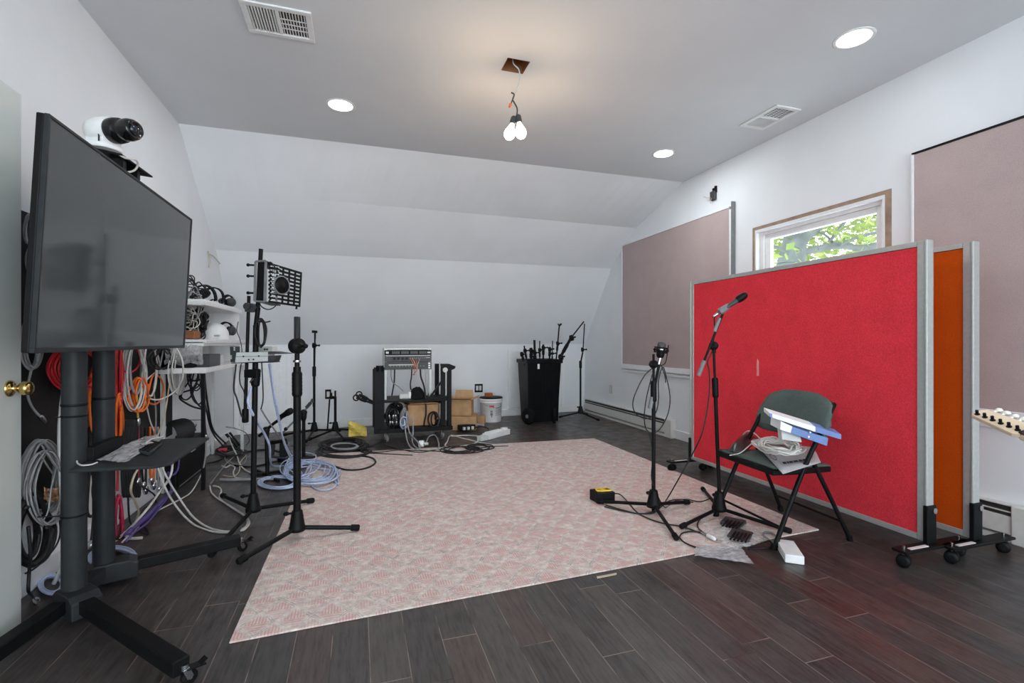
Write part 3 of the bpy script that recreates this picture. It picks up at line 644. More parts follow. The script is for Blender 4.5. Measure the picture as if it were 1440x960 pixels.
MB().tube([mt_-(mh-mt_)*.16, q(1005, 442), q(1004.5, 450), q(1005, 465), q(1003, 480), q(1001, 495), q(995, 508), q(997, 520), q(998, 540), q(996, 565), q(992, 590), q(985, 615), q(970, 645, 3.1), q(955, 672, 3.12), fl(940, 698, .05), fl(930, 712, .022), fl(915, 722, .02), fl(885, 720, .016), fl(862, 715, .016), fl(850, 712, .016)], .0042, 6).build('microphone_cable', C_BLK, label='thin black cable drooping from the boom microphone to the rug', cat='cable')
# stand with the shock-mounted studio microphone
t, c = tripod('mic_stand', 'black tripod microphone stand on the rug holding the shock-mounted microphone', (1.80, 2.66), [(1.545, 2.915), (1.665, 2.25), (2.105, 2.72)], .155, .06)
D = 3.08; q = lambda a, c, d=D: P(a, c, d); x0, y0 = 1.80, 2.66
MB().cyl(c+Z*.065, c+Z*.012, .012, n=12).build('spike', BLK, t)
pole(t, c+Z*.15, c+Z*.80, .0125, 'lower_tube'); knurl(t, c+Z*.72, Z, .125, .019); pole(t, c+Z*.83, c+Z*1.02, .008, 'upper_tube')
boom_clutch(t, c+Z*.955, (-.75, -.6, 0), .026)
bl, bt = q(914, 574), q(928, 508); o = pole(t, bl, bt, .009, 'boom_arm'); a = (bl-bt).normalized(); MB().cyl(bl-a*.075, bl, .0145, n=14).build('counterweight', GREYP, o)
MB().cyl(q(926, 512), q(929, 500), .012, n=12).build('thread_adapter', STEEL, t)
p0 = q(928, 503); up = (q(931, 480)-p0).normalized()
t2 = thing('condenser_microphone', 'black studio microphone in a ring shock mount on the rug stand', 'microphone', p0)
MB().lathe([(.018, 0), (.024, .012), (.026, .02), (.024, .05)], p0, up, 20).build('mic_base', BLK, t2)
MB().lathe([(.026, .05), (.0265, .055), (.0265, .085), (.022, .098), (.001, .102)], p0, up, 20).build('mic_grille', DARKP, t2)
MB().lathe([(.0268, .048), (.0275, .050), (.0275, .056), (.0268, .058)], p0, up, 20).build('chrome_band', STEEL, t2)
m = MB(); a_, b_, c_ = basis(up)
for hh in (.035, .065):
    m.tube([p0+up*hh+(b_*math.cos(k*math.pi/8)+c_*math.sin(k*math.pi/8))*.042 for k in range(16)], .004, 6, 1, True)
for k in range(4): g = b_*math.cos(k*math.pi/2+.4)+c_*math.sin(k*math.pi/2+.4); m.cyl(p0+up*.03+g*.042, p0+up*.07+g*.042, .004, n=8); m.ball(p0+up*.05+g*.045, .010)
m.build('shock_mount', BLKP, t2)
m = MB()
for k in range(8): g = b_*math.cos(k*math.pi/4)+c_*math.sin(k*math.pi/4); g2 = b_*math.cos(k*math.pi/4+.4)+c_*math.sin(k*math.pi/4+.4); m.cyl(p0+up*(.035 if k % 2 else .065)+g*.042, p0+up*.05+g2*.026, .0016, n=5)
m.build('elastic_bands', RUB, t2)
MB().tube([q(931, 497), q(938, 493), q(940, 485), q(938, 500), q(934, 512), q(922, 515), q(908, 526), q(897, 545), q(890, 565), q(893, 580), q(905, 588), q(915, 587), q(923, 578), q(926, 560), q(926, 535), q(932, 516), q(937, 530), q(942, 555), q(941, 575), q(935, 592), q(926, 605), q(916, 610)], .0036, 6).tube([q(921, 516), q(915, 535), q(909, 560), q(906, 585), q(908, 602), q(913, 610), q(918, 640), q(916, 670), q(922, 690), fl(935, 713, .016), fl(950, 704, .02), fl(975, 706, .012)], .0036).build('microphone_cable', C_BLK, label='black cable looped around the pole of the shock-mounted microphone stand', cat='cable')
m = MB().tube([q(930, 514), q(935, 528), q(936, 538)], .0036)
m.build('cable_end', C_BLK, label='short black plug end dangling beside the shock-mounted microphone', cat='cable')
# plain straight stand with a heavy pole, on the rug edge
t, c = tripod('mic_stand', 'thick black straight stand with big clutch at the rug edge, nearest the television', (-.315, 2.905), [(-.545, 2.66), (.0, 2.925), (-.33, 3.22)], .17, .07, .0125, .024)
D = 2.675; q = lambda a, c, d=D: P(a, c, d); x0, y0 = -.315, 2.905
pole(t, c+Z*.16, c+Z*.96, .020, 'lower_tube'); pole(t, c+Z*.95, c+Z*1.145, .013, 'upper_tube')
knurl(t, c+Z*.80, Z, .13, .026, 'hand_grip'); MB().lathe([(.0205, 0), (.021, .002), (.021, .01), (.0205, .012)], c+Z*.985, Z, 18).build('steel_band', STEEL, t)
boom_clutch(t, c+Z*1.075, (.6, -.75, 0), .042, .045)
MB().cyl(c+Z*1.10, c+Z*1.135, .018, .012, n=16).build('clutch_neck', BLKP, t)
MB().lathe([(.011, -.02), (.0165, 0), (.0165, .12), (.012, .122)], c+Z*1.115, Z, 18).build('boom_end', GUN, t)
# double-pole stand with the reflection filter
t, c = tripod('mic_stand', 'black twin-pole stand carrying the reflection filter and the pale grey unit', (-.61, 3.33), [(-.70, 2.79), (-.29, 3.52), (-.89, 3.82)], .165, .065, .012, .022)
D = 2.985; q = lambda a, c, d=D: P(a, c, d)
pole(t, c+Z*.16, q(360, 457), .0165, 'main_tube'); pole(t, q(360, 457), q(363, 432), .014, 'inner_tube'); knurl(t, q(359, 542), (q(360, 530)-q(359, 542)), .10, .024)
pole(t, q(362, 440), q(367, 350), .0125, 'upper_tube')
pole(t, q(345, 575), q(350, 416), .010, 'boom_arm'); MB().cyl(q(350, 416), q(350, 412), .005, n=8).build('thread_tip', STEEL, t)
MB().lathe([(.014, 0), (.019, .006), (.019, .08), (.014, .085)], q(345, 594), (q(345, 572)-q(345, 594)), 16).build('counterweight', BLKP, t)
m = MB(); n_ = V((-FW[0], -FW[1], 0)); m.prism([q(347.5+dx*11-4, 432+dy*7)+n_*.02 for dx, dy in ((.25, -.9), (1.2, -.75), (1.75, 0), (1.4, .9), (.8, 1), (.25, .9))], -n_*.045)
m.lathe([(.02, 0), (.024, .004), (.02, .01)], q(350, 431)+n_*.02, n_, 16); m.build('boom_clutch', DARKP, t, bevel=.003)
m = MB().cyl(q(349, 524)+n_*.01, q(360, 524)+n_*.01, .016, n=12).box(0, 0, 0, 0, 0, 0); m = MB().bar(q(346, 525), q(364, 525), .05, .05); m.build('tray_clamp', BLKP, t, bevel=.004)
pole(t, c+Z*.85+V((-.012, -.01, 0)), c+Z*.88+V((.012, -.04, 0)), .008, 'clamp_screw', STEEL)
# reflection filter
t = thing('reflection_filter', 'black perforated vocal reflection filter with side panel and pop screen, high on a stand', 'reflection filter', q(368, 425))
D = 2.96; R_ = V((RT[0], RT[1], 0))
def Q(a, c, off=0.0): return P(a, c, D)-V((FW[0], FW[1], 0))*off
m = MB()
def slab(pts, off, th): return [Q(a, c, off) for a, c in pts], V((FW[0], FW[1], 0))*th
a_, b_ = slab([(373, 372), (384, 371), (384, 425), (371, 424)], .09, .012); MB().prism(a_, b_).build('foam_panel', RUB, t, bevel=.002)
def face(pts): return [Q(*p) for p in pts]
MB().prism([Q(373, 371, .09), Q(386, 370, .09), Q(389, 377, -.06), Q(376, 378, -.06)], (0, 0, -.008)).prism([Q(371, 424, .09), Q(384, 425, .09), Q(388, 427, -.06), Q(375, 427, -.06)], (0, 0, -.008)).build('top_and_bottom_plate', DARKP, t)
MB().bar(Q(371, 371, .095), Q(369.5, 425, .095), .010, .012).bar(Q(385, 370, .095), Q(383.5, 426, .095), .010, .014).bar(Q(371, 371, .095), Q(385, 370, .095), .01, .01).bar(Q(369.5, 425, .095), Q(383.5, 426, .095), .01, .01).build('edge_strip', GREYP, t, bevel=.002)
m = MB()
for i in range(10): p = i/9; m.bar(Q(386, 373+52*p, .07), Q(417-.3*i, 382+47*p, -.07), .012, .012)
for k in range(6): p = k/5; m.bar(Q(388+28.5*p, 374+8*p, .06-.13*p), Q(387+27*p, 426+4*p, .06-.13*p), .010, .008)
m.build('perforated_panel', BLK, t)
m = MB()
for i in range(10):
    for k in range(4): p = (i+.5)/10; a = 389+k*3.2; m.bar(Q(a, 374+52*p+k*.4, .075), Q(a+1.8, 374+52*p+k*.4+.3, .07), .002, .006)
m.build('silver_slots', SILV, t)
MB().prism([Q(401, 393, .10), Q(406.5, 392, .10), Q(406, 405, .10), Q(400.5, 405, .10)], V((FW[0], FW[1], 0))*.03).build('pale_block', SILV, t, bevel=.003)
m = MB().bar(Q(398, 409, .10), Q(405, 409, .10), .02, .02).bar(Q(397, 414, .10), Q(405, 414, .10), .02, .012).ball(Q(400, 421, .10), .006).ball(Q(400, 424, .10), .006); m.build('mic_holder', GREYP, t)
MB().tube([Q(387, 372, .08), Q(395, 373.5, .12), Q(403, 380, .15), Q(410, 389, .17)], .004).build('gooseneck', BLK, t)
MB().tube([Q(372, 426, .06), Q(376, 432, .07), Q(384, 436, .07), Q(392, 434, .07), Q(398, 428, .07)], .0035).build('microphone_lead', C_BLK, t)
pc = Q(415, 405.5, .17); pa = (R_*.9-V((FW[0], FW[1], 0))*.42).normalized(); a1, b1, c1 = basis(pa)
m = MB().tube([pc+(b1*math.cos(k*math.pi/9)+c1*math.sin(k*math.pi/9))*.052 for k in range(18)], .004, 6, 1, True); m.build('pop_screen_ring', GREYP, t)
MB().lathe([(.001, -.001), (.05, -.001), (.05, .001), (.001, .001)], pc, pa, 24).build('pop_screen', BLK, t)
for yy in (376, 391, 414): MB().cyl(Q(369, yy, .09), Q(362, yy, .10), .006, n=8).ball(Q(361.5, yy, .10), .010).build('thumb_screw', BLKP, t)
MB().cyl(Q(412, 430, -.05), Q(411.5, 434, -.05), .006, n=8).build('thumb_screw', BLKP, t)
# pale grey unit hung on the twin poles
D = 2.9; q = lambda a, c, d=D: P(a, c, d)
t = thing('signal_processor', 'pale grey boxy audio unit with dark corner clamped on the twin-pole stand', 'audio unit', q(360, 510))
fwd = V((FW[0], FW[1], 0))
MB().prism([q(332, 495.5), q(376.5, 495), q(376.5, 508), q(330, 510)], fwd*.09).build('case', SILV, t, bevel=.003)
MB().prism([q(331, 501), q(376, 500.3), q(376, 501), q(331, 501.7)], -fwd*.002).build('seam', GREYP, t)
MB().prism([q(376.7, 500.5), q(387.5, 499.5), q(384, 509), q(376.7, 509)], fwd*.08).build('end_block', DARKP, t, bevel=.002)
MB().prism([q(377, 494), q(383, 494), q(402, 496.8), q(402, 497.5), q(377, 497.5)], fwd*.09).build('cover_flap', DARKP, t)
MB().prism([q(325, 509.8), q(384, 508.6), q(384, 509.6), q(325, 510.8)], fwd*.09).build('base_plate', BLKP, t)
m = MB()
for a, c in ((350, 505.5), (356.5, 505.2), (342.5, 501), (364, 500.5)): m.cyl(q(a, c)-fwd*.003, q(a, c)+fwd*.002, .005, n=8)
m.build('screw_hole', INK, t)
MB().prism([q(323, 487, 2.98), q(331, 487, 2.98), q(331, 509, 2.98), q(324, 509, 2.98)], fwd*.05).build('power_module', DARKP, t, bevel=.002)
m = MB()
for i in range(3): m.bar(q(328.8, 488.5+i*1.8, 2.975), q(330.2, 488.5+i*1.8, 2.975), .004, .004); m.bar(q(324, 500+i*2.0, 2.975), q(325.8, 500+i*2, 2.975), .004, .005)
m.build('white_terminals', WHTP, t)
t = thing('control_box', 'small pale box with two dark buttons behind the twin-pole stand', 'audio unit', q(371, 495, 3.12))
MB().prism([q(362, 487.5, 3.12), q(383, 486.5, 3.12), q(383, 494.4, 3.12), q(362, 494.6, 3.12)], fwd*.07).build('case', SILV, t, bevel=.003)
MB().cyl(q(372.5, 491, 3.12)-fwd*.004, q(372.5, 491, 3.12), .006, n=10).cyl(q(375.8, 491, 3.12)-fwd*.004, q(375.8, 491, 3.12), .006, n=10).build('button', INK, t)
MB().bar(q(363, 494, 3.15), q(352, 497, 3.06), .02, .012).build('bracket', BLKP, t)
# cable coil hung on the twin-pole stand
rnd = random.Random(8); m = MB(); pts = []
for k in range(44):
    a = k*math.pi/4; w_ = 5+2.5*math.sin(k*.37); pts.append(P(368+w_*math.sin(a)*1.2-1, 468+19*math.cos(a)+rnd.uniform(-2, 2), 2.93+.02*math.cos(k*1.3)))
MB().tube(pts, .0038, 5).tube([P(360, 451, 2.95), P(372, 453, 2.93), P(380, 451.5, 2.92)], .004).build('cable_coil', C_BLK, label='black cable coil hung below the clutch of the twin-pole stand', cat='cable')

# ------------------------------------------------------------------ black pegboard with hanging cables
BX = XL+.018
MB().prism([(XL+.001, 2.5, .38), (XL+.001, 4.372, .38), (XL+.001, 4.372, 1.66), (XL+.001, 2.5, 1.66)], (.016, 0, 0)).build('pegboard', BOARD, label='black pegboard on the wall behind the television, hung with cables', cat='pegboard')
GC = 'cables hung on the pegboard'
def b(px, py, o=.03): return wx(px, py, BX+o)
def cable(label, pts, r, m, group=None, name='cable', n=6, sub=5): return MB().tube(pts, r, n, sub).build(name, m, label=label, cat='cable', group=group)
def loops(px0, px1, py0, py1, turns, seed, o=.03, jx=2.0, jy=4.0, lean=0.0, per=8, tail=None):
    """one cable hung in long loops between pixel rows py0 (hook) and py1"""
    rn = random.Random(seed); pts = []; cx, cy, rx, ry = (px0+px1)/2, (py0+py1)/2, (px1-px0)/2, (py1-py0)/2
    jr = jb = 0
    for k in range(turns*per+1):
        a = 2*math.pi*k/per
        if k % per == 0: jr, jb = rn.uniform(.6, 1.0), rn.uniform(-jx, jx)
        s_ = math.sin(a); f = 1 if s_ > 0 else .7
        x = cx+jb+rx*jr*math.cos(a)*(1-.35*max(0, -s_)) + lean*s_*ry; y = cy+ry*s_*(1-.25*(1-jr))+rn.uniform(-1, 1)
        pts.append(b(x, y, o+.025*math.sin(a*.5+k*.7)+.012*rn.random()))
    if tail: pts += [b(x, y, o) for x, y in tail]
    return pts
def hung(label, pts, r, m, plug=None, n=6):
    o = cable(label, pts, r, m, GC, n=n)
    if plug is not None:
        p, e = pts[-1], pts[-1]+(pts[-1]-pts[-2]).normalized()*.05
        MB().lathe([(r, -.004), (r*2.2, .004), (r*2.2, .03), (r*1.3, .05)], p, e-p, 10).build('plug', plug, o)
    return o
hung('grey cable tied in a long figure-eight beside the door, top of the pegboard', loops(32, 48, 300, 345, 3, 1, per=6)+loops(36, 52, 345, 384, 4, 2, per=6)+[b(43, 378), b(42, 392), b(41, 402)], .0042, C_GREY, STEEL)
hung('pale blue and red tagged cable peeping out beside the television edge', loops(47, 60, 304, 345, 2, 33, per=6), .004, C_BLU)
hung('grey cable coil hanging behind the lower television corner by the door', loops(30, 62, 440, 520, 9, 3, jx=4), .004, C_GREY)
hung('grey cable tail ending in two plugs just above the doorknob', [b(45, 515), b(42, 528), b(39, 545), b(39, 556), b(42, 566), b(47, 575), b(56, 585)], .005, C_GREY, STEEL)
hung('dark red cable coil hanging behind the front post of the television stand', loops(70, 148, 478, 552, 12, 4, jx=7), .0045, C_RED)
hung('orange cable with pale blue tape between the two posts', loops(124, 139, 520, 612, 3, 5, per=6), .006, C_ORG)
hung('bright red cable bundle hanging straight beside the rear post', loops(161, 172, 470, 575, 5, 6, per=6)+[b(166, 560), b(168, 600), b(166, 640), b(165, 690)], .006, C_RED)
hung('twisted orange cable below the bright red bundle', loops(161, 173, 552, 625, 4, 7, per=6), .006, C_ORG)
hung('light grey cable hanging in narrow loops beside the bright red bundle', loops(173, 205, 468, 578, 6, 9, jx=4), .0042, C_WHT)
hung('red cable drooping in a small arc under the television edge', [b(160, 480), b(165, 508), b(172, 520), b(184, 523), b(194, 515), b(197, 502), b(192, 492), b(186, 480)], .006, C_RED)
hung('grey cable hanging in narrow loops at the middle of the pegboard', loops(182, 202, 470, 556, 3, 10), .0055, C_GREY)
hung('grey cable hanging down to the shelf from the middle of the pegboard', loops(200, 222, 470, 560, 2, 11)+[b(203, 540), b(208, 580), b(214, 600), b(222, 618, .12), b(226, 640, .2)], .005, C_WHT)
hung('orange cable arc hanging right of the long grey loops', [b(206, 560), b(210, 545), b(214, 530), b(220, 527), b(227, 534), b(230, 546), b(227, 560), b(219, 568), b(209, 565), b(206, 552), b(209, 540)], .006, C_ORG)
hung('orange and black cable tuft low on the pegboard', loops(183, 212, 530, 580, 4, 12, jx=5), .0055, C_ORG)
hung('yellow-tipped thin cable pointing down low on the pegboard', [b(192, 552), b(193, 570), b(194, 588)], .006, C_YEL, STEEL)
hung('long grey cable swinging from the television edge to the shelf', [b(232, 480), b(226, 510), b(222, 525), b(216, 545), b(219, 575), b(219, 600), b(218, 612, .15)], .0048, C_GREY)
hung('white cable sweeping in a wide low arc from the desk edge', [b(246, 486, .15), b(256, 506, .2), b(257, 530, .2), b(248, 548, .15), b(234, 558, .1), b(220, 562, .06), b(206, 558), b(198, 548)], .0055, C_WHT)
hung('off-white cable bunch at the far end of the pegboard', loops(238, 260, 486, 556, 9, 13, o=.08, jx=5), .0042, C_WHT)
hung('beige cable hanging at the far edge of the pegboard down to the shelf', [b(241, 500, .06), b(238, 540, .06), b(233, 575, .08), b(228, 596, .12), b(222, 612, .2)], .0045, C_BEI)
hung('dark cable tangle under the far end of the television', loops(208, 248, 488, 520, 6, 14, o=.05, jx=6), .0045, C_BLK)
hung('big grey cable coil hanging beside the open door at knee height', loops(30, 95, 618, 722, 16, 15, o=.05, jx=9), .0038, C_GREY)
hung('thin grey cable wound loosely over the big grey coil', loops(34, 94, 632, 740, 8, 16, o=.09, jx=14), .0034, C_GREY)
hung('thick black cable coil hanging low beside the open door', loops(8, 76, 690, 796, 3, 17, o=.05, jx=3), .012, C_BLK)
hung('black cable coil with bright plugs hanging nearest the door edge', loops(20, 56, 712, 786, 4, 18, o=.07), .008, C_BLK)
hung('long black cable dropping to the floor beside the open door', [b(40, 740, .12), b(43, 780, .12), b(41, 805, .1), b(40, 830, .1), fl(44, 835, .02), fl(50, 843, .02)], .006, C_BLK, STEEL)
hung('thin dark cable swinging wide under the thick black coil', [b(66, 690), b(80, 715), b(85, 745), b(80, 765), b(66, 783), b(50, 798), b(36, 806)], .004, C_BLK)
hung('pair of pale cables running straight down beside the front post', [b(90, 545, .12), b(86, 580, .12), b(84, 615, .12), b(86, 680, .12), b(90, 730, .12), b(88, 790, .1), b(76, 820, .06)], .009, C_WHT)
hung('pale cable twisting beside the front post of the television stand', [b(93, 540, .13), b(90, 570, .13), b(90, 610, .13), b(92, 650, .13), b(91, 690, .13), b(94, 740, .13)], .007, C_WHT)
hung('black cable with pale blue tape hanging between the posts', [b(125, 600), b(127, 640), b(124, 680), b(122, 715), b(125, 725), b(131, 724), b(134, 715), b(131, 690), b(134, 660), b(130, 640), b(133, 700), b(131, 740), b(129, 760)], .008, C_BLK, STEEL)
for k in range(7):
    x = 171+k*3.4; hung('black cable in the thick curtain under the shelf, place %s from the rear post' % ('first', 'second', 'third', 'fourth', 'fifth', 'sixth', 'seventh')[k], [b(x, 590), b(x+1, 630), b(x+.5, 660), b(x+2, 690), b(x+3.6, 698), b(x+5, 690), b(x+4, 650), b(x+5, 600)], .008, C_BLK)
for k in range(6):
    x = 194+k*5.6; m_ = (C_PNK, C_BLK, C_BLK, C_ORG, C_ORG, C_GREY)[k]
    hung('%s cable with a silver plug hanging under the shelf, %s of six' % (('crimson', 'black', 'black', 'orange', 'orange', 'grey')[k], ('first', 'second', 'third', 'fourth', 'fifth', 'sixth')[k]), [b(x, 600), b(x+.5, 640), b(x, 660), b(x-.5+k % 2*2, 672+k % 3*6)], .0075, m_, STEEL)
hung('crimson cable bundle hanging low behind the rear post', loops(160, 173, 695, 765, 6, 20, per=6, o=.06), .006, C_PNK)
# kraft bag caught in the coil
g = []
for i in range(9):
    g.append([b(62+3.4*i+rnd.uniform(-1, 1), 684+2.6*j+8*math.sin(i*.5)*.4+rnd.uniform(-1.2, 1.2), .085+.035*rnd.random()) for j in range(8)])
MB().sheet(g).build('paper_bag', KRAFT, label='crumpled brown paper caught in the big grey coil by the door', cat='paper', solid=.002, flat=True)

# things on the shelf of the television stand
def bag(name, label, cat, c4, z, mt, seed, hgt=.02, inner=None):
    rn = random.Random(seed); A, B, C4, D4 = [fl(*p, z) for p in c4]; g = []; n = 14
    for i in range(n+1):
        u = i/n; row = []
        for j in range(n+1):
            v = j/n; p = A*(1-u)*(1-v)+B*u*(1-v)+C4*u*v+D4*(1-u)*v
            e = math.sin(math.pi*u)*math.sin(math.pi*v)
            p = p+V((rn.uniform(-.004, .004), rn.uniform(-.004, .004), .003+hgt*e**.5*(.55+.45*math.sin(u*9+seed)*math.cos(v*7+seed*2))+rn.uniform(0, .005)))
            row.append(p)
        g.append(row)
    return MB().sheet(g).build(name, mt, label=label, cat=cat, flat=True)
SZ = .613
m = MB(); kp = [fl(196, 639, SZ), fl(226, 625, SZ), fl(212, 620, SZ), fl(184, 634, SZ)]
kp = [fl(192, 637, SZ), fl(210, 641, SZ), fl(228, 626, SZ), fl(212, 622, SZ)]
t = thing('keypad', 'dark grey keypad lying on the shelf under the television', 'keypad', kp[0])
MB().prism([p+Z*.001 for p in kp], (0, 0, .012)).build('body', DARKP, t, bevel=.002)
m = MB(); e1, e2 = (kp[1]-kp[0]), (kp[3]-kp[0])
for i in range(3):
    for j in range(6): a = kp[0]+e1*(.08+.3*i)+e2*(.05+.155*j)+Z*.013; m.prism([a, a+e1*.24, a+e1*.24+e2*.12, a+e2*.12], (0, 0, .003))
m.build('keys', BLKP, t)
bag('plastic_bag', 'clear crinkled plastic bag of small parts on the shelf under the television', 'plastic bag', [(136, 648), (176, 652), (232, 616), (205, 614)], SZ, FOIL, 3, .022)
MB().prism([fl(196, 624, SZ+.026), fl(212, 621, SZ+.026), fl(216, 622.5, SZ+.026), fl(200, 625.5, SZ+.026)], (0, 0, .002)).build('paper_card', PAPER, label='small tan printed card on top of the shelf bag', cat='card')
cable('white cable end curling on the near corner of the shelf', [fl(108, 646, SZ+.012), fl(109, 651, SZ+.006), fl(116, 654, SZ+.005), fl(128, 653, SZ+.005), fl(137, 650, SZ+.006)], .003, C_WHT)
cable('white cable looping over the far corner of the shelf', [fl(206, 622, SZ+.03), fl(214, 617, SZ+.03), fl(222, 615, SZ+.02), fl(230, 612, SZ+.01), b(233, 600, .2)], .0035, C_WHT)

# black speaker on the floor by the wall
p = [fl(248, 692), fl(287, 660)]; d = (p[1]-p[0]).normalized(); s_ = V((d.y, -d.x, 0)); s_ = -s_
t = thing('speaker', 'black speaker box with silver emblem on the floor under the shelf', 'speaker', (p[0]+p[1])/2)
L = (p[1]-p[0]).length; m = MB().prism([p[0]+Z*.012, p[1]+Z*.012, p[1]+s_*.13+Z*.012, p[0]+s_*.13+Z*.012], (0, 0, .31)); m.build('cabinet', BLK, t, bevel=.008)
m = MB().prism([p[0]+d*.02-s_*.001+Z*.035, p[1]-d*.02-s_*.001+Z*.035, p[1]-d*.02-s_*.001+Z*.30, p[0]+d*.02-s_*.001+Z*.30], -s_*.006); m.build('grille_cloth', RUB, t)
em = p[0]+d*L*.52-s_*.008+Z*.235; m = MB().bar(em-d*.05, em+d*.05, .01, .012).bar(em+Z*.004, em+Z*.055, .02, .006).ball(em+Z*.058, .013, (1, 1, .8)); m.build('emblem', SILV, t)
MB().bar(p[0]-s_*.004+d*.05+Z*.03, p[1]-s_*.004+Z*.03, .006, .01).build('lower_trim', GREYP, t)
for k, (a, c) in enumerate(((.03, .03), (L-.03, .03), (.03, .11), (L-.03, .11))): MB().cyl(p[0]+d*a+s_*c, p[0]+d*a+s_*c+Z*.013, .015, n=12).build('rubber_foot', RUB, t)
# ribbed black hose reel on top of it
hc = P(245, 609, 3.75); m = MB(); pts = []
ha = V((.35, .93, 0)).normalized(); hb = basis(ha)
for k in range(12*14+1): a = k*2*math.pi/12; pts.append(hc+ha*(k*.0012-.1)+(hb[1]*math.cos(a)+hb[2]*math.sin(a))*.095)
cable('black cable wound into a thick ribbed coil above the speaker', pts, .007, C_BLK, n=6, sub=3)

# purple cable strip along the wall foot
cable('purple cable trunk lying along the foot of the cable wall', [fl(238, 694, .02), fl(222, 712, .02), fl(205, 728, .02), fl(188, 742, .02), fl(178, 752, .02)], .016, C_PUR, n=10)
cable('purple cable looping up from the floor behind the shelf', [fl(222, 712, .04), b(240, 690, .12), b(238, 672, .12), b(236, 664, .15), b(243, 668, .17), b(250, 660, .17), b(252, 645, .12)], .006, C_PUR)
cable('thin purple cable beside the purple trunk', [fl(243, 690, .03), fl(226, 712, .035), fl(208, 734, .03), fl(190, 748, .03), fl(176, 762, .01)], .006, C_PUR)
# white cables from the shelf across the floor
cable('upper of two white cables sweeping from under the shelf to the rear leg', [b(225, 650, .2), fl(235, 672, .25), fl(252, 700, .1), fl(270, 725, .02), fl(290, 740, .008), fl(310, 746, .008), fl(325, 747, .008)], .006, C_WHT)
cable('lower of two white cables sweeping from under the shelf to the rear leg', [b(220, 650, .18), fl(232, 685, .22), fl(248, 712, .07), fl(268, 734, .012), fl(288, 744, .008), fl(305, 748, .008), fl(322, 748.5, .008)], .006, C_WHT)
cable('white cable running along the wall foot under the shelf', [fl(160, 762, .02), fl(180, 745, .02), fl(205, 718, .12), fl(222, 695, .15), fl(240, 668, .25), b(243, 640, .2)], .007, C_WHT)
cable('grey cable curving from the black speaker back to the shelf', [fl(290, 612, .5), fl(289, 640, .3), fl(284, 664, .12), fl(270, 690, .02), fl(255, 701, .012), fl(235, 711, .012), fl(215, 722, .012), fl(195, 740, .012), fl(172, 762, .012)], .005, C_WHT)
cable('grey cable hanging from the shelf edge in a long bow', [b(197, 655, .2), b(188, 670, .2), b(184, 690, .2), b(190, 705, .15), b(195, 720, .1), fl(190, 735, .01), fl(185, 750, .008), fl(182, 758, .008)], .006, C_BEI)
cable('black cable looped on the floor beside the rear post', [b(180, 700, .12), fl(182, 730, .03), fl(188, 740, .01), fl(200, 748, .01), fl(209, 750, .01), fl(205, 742, .01), fl(195, 736, .012), b(205, 712, .08), b(217, 725, .03), b(219, 700, .06), b(210, 690, .1), b(198, 683, .12)], .005, C_BLK)
def floor_coil(px, py, rx, ry, turns, seed, z=.01, jit=.18, per=9, tail=()):
    rn = random.Random(seed); pts = []; f = 1; ox = oy = 0
    for k in range(turns*per+1):
        if k % per == 0: f = rn.uniform(1-jit*1.5, 1); ox, oy = rn.uniform(-jit, jit)*rx*.6, rn.uniform(-jit, jit)*ry*.6
        a = 2*math.pi*k/per; pts.append(fl(px+ox+rx*f*math.cos(a), py+oy+ry*f*math.sin(a), z+.004*(k//per)*.7+.004*rn.random()))
    return pts+[fl(*q) for q in tail]
cable('pale blue cable coil on the floor behind the rear post', floor_coil(158, 785, 36, 17, 6, 31), .0055, C_BLU)
cable('small pale blue cable coil on the floor between door and front post', floor_coil(74, 822, 18, 14, 4, 32), .0055, C_BLU)
cable('white plug lead lying on the floor by the blue coil', [fl(176, 748, .01), fl(178, 754, .01), fl(186, 757, .01), fl(200, 756, .012)], .008, C_WHT)

# ------------------------------------------------------------------ white desk hutch in the far left corner
def pq(x, y): return P(x, y, 4.35)
HX1 = -1.06
t = thing('desk_hutch', 'white desk with two raised shelves in the corner, heaped with headphones and cables', 'desk', (-1.2, 4.9, 0))
MB().box(XL+.022, HX1, 4.08, 5.45, .865, .905).build('desk_top', WHTP, t, bevel=.006)
for yy in (4.12, 5.40): MB().box(XL+.025, XL+.05, yy-.015, yy+.015, 0, .865).build('leg', SILV, t); MB().box(HX1-.04, HX1-.015, yy-.012, yy+.012, 0, .865).build('leg', SILV if yy > 5 else BLK, t)
MB().box(XL+.003, HX1-.02, 4.1, 5.42, 1.065, 1.10).box(XL+.003, HX1-.005, 4.1, 5.45, 1.085, 1.115).build('middle_shelf', WHTP, t, bevel=.004)
MB().box(XL+.003, HX1-.03, 4.2, 5.40, 1.375, 1.41).box(XL+.003, HX1-.05, 4.25, 5.35, 1.41, 1.425).build('upper_shelf', WHTP, t, bevel=.006)
for z0, z1 in ((.905, 1.065), (1.115, 1.375)):
    MB().box(XL+.003, HX1-.05, 5.36, 5.385, z0, z1).build('side_panel', WHTP, t); MB().box(XL+.003, XL+.028, 4.46, 5.36, z0, z1).build('back_panel', SILV, t)
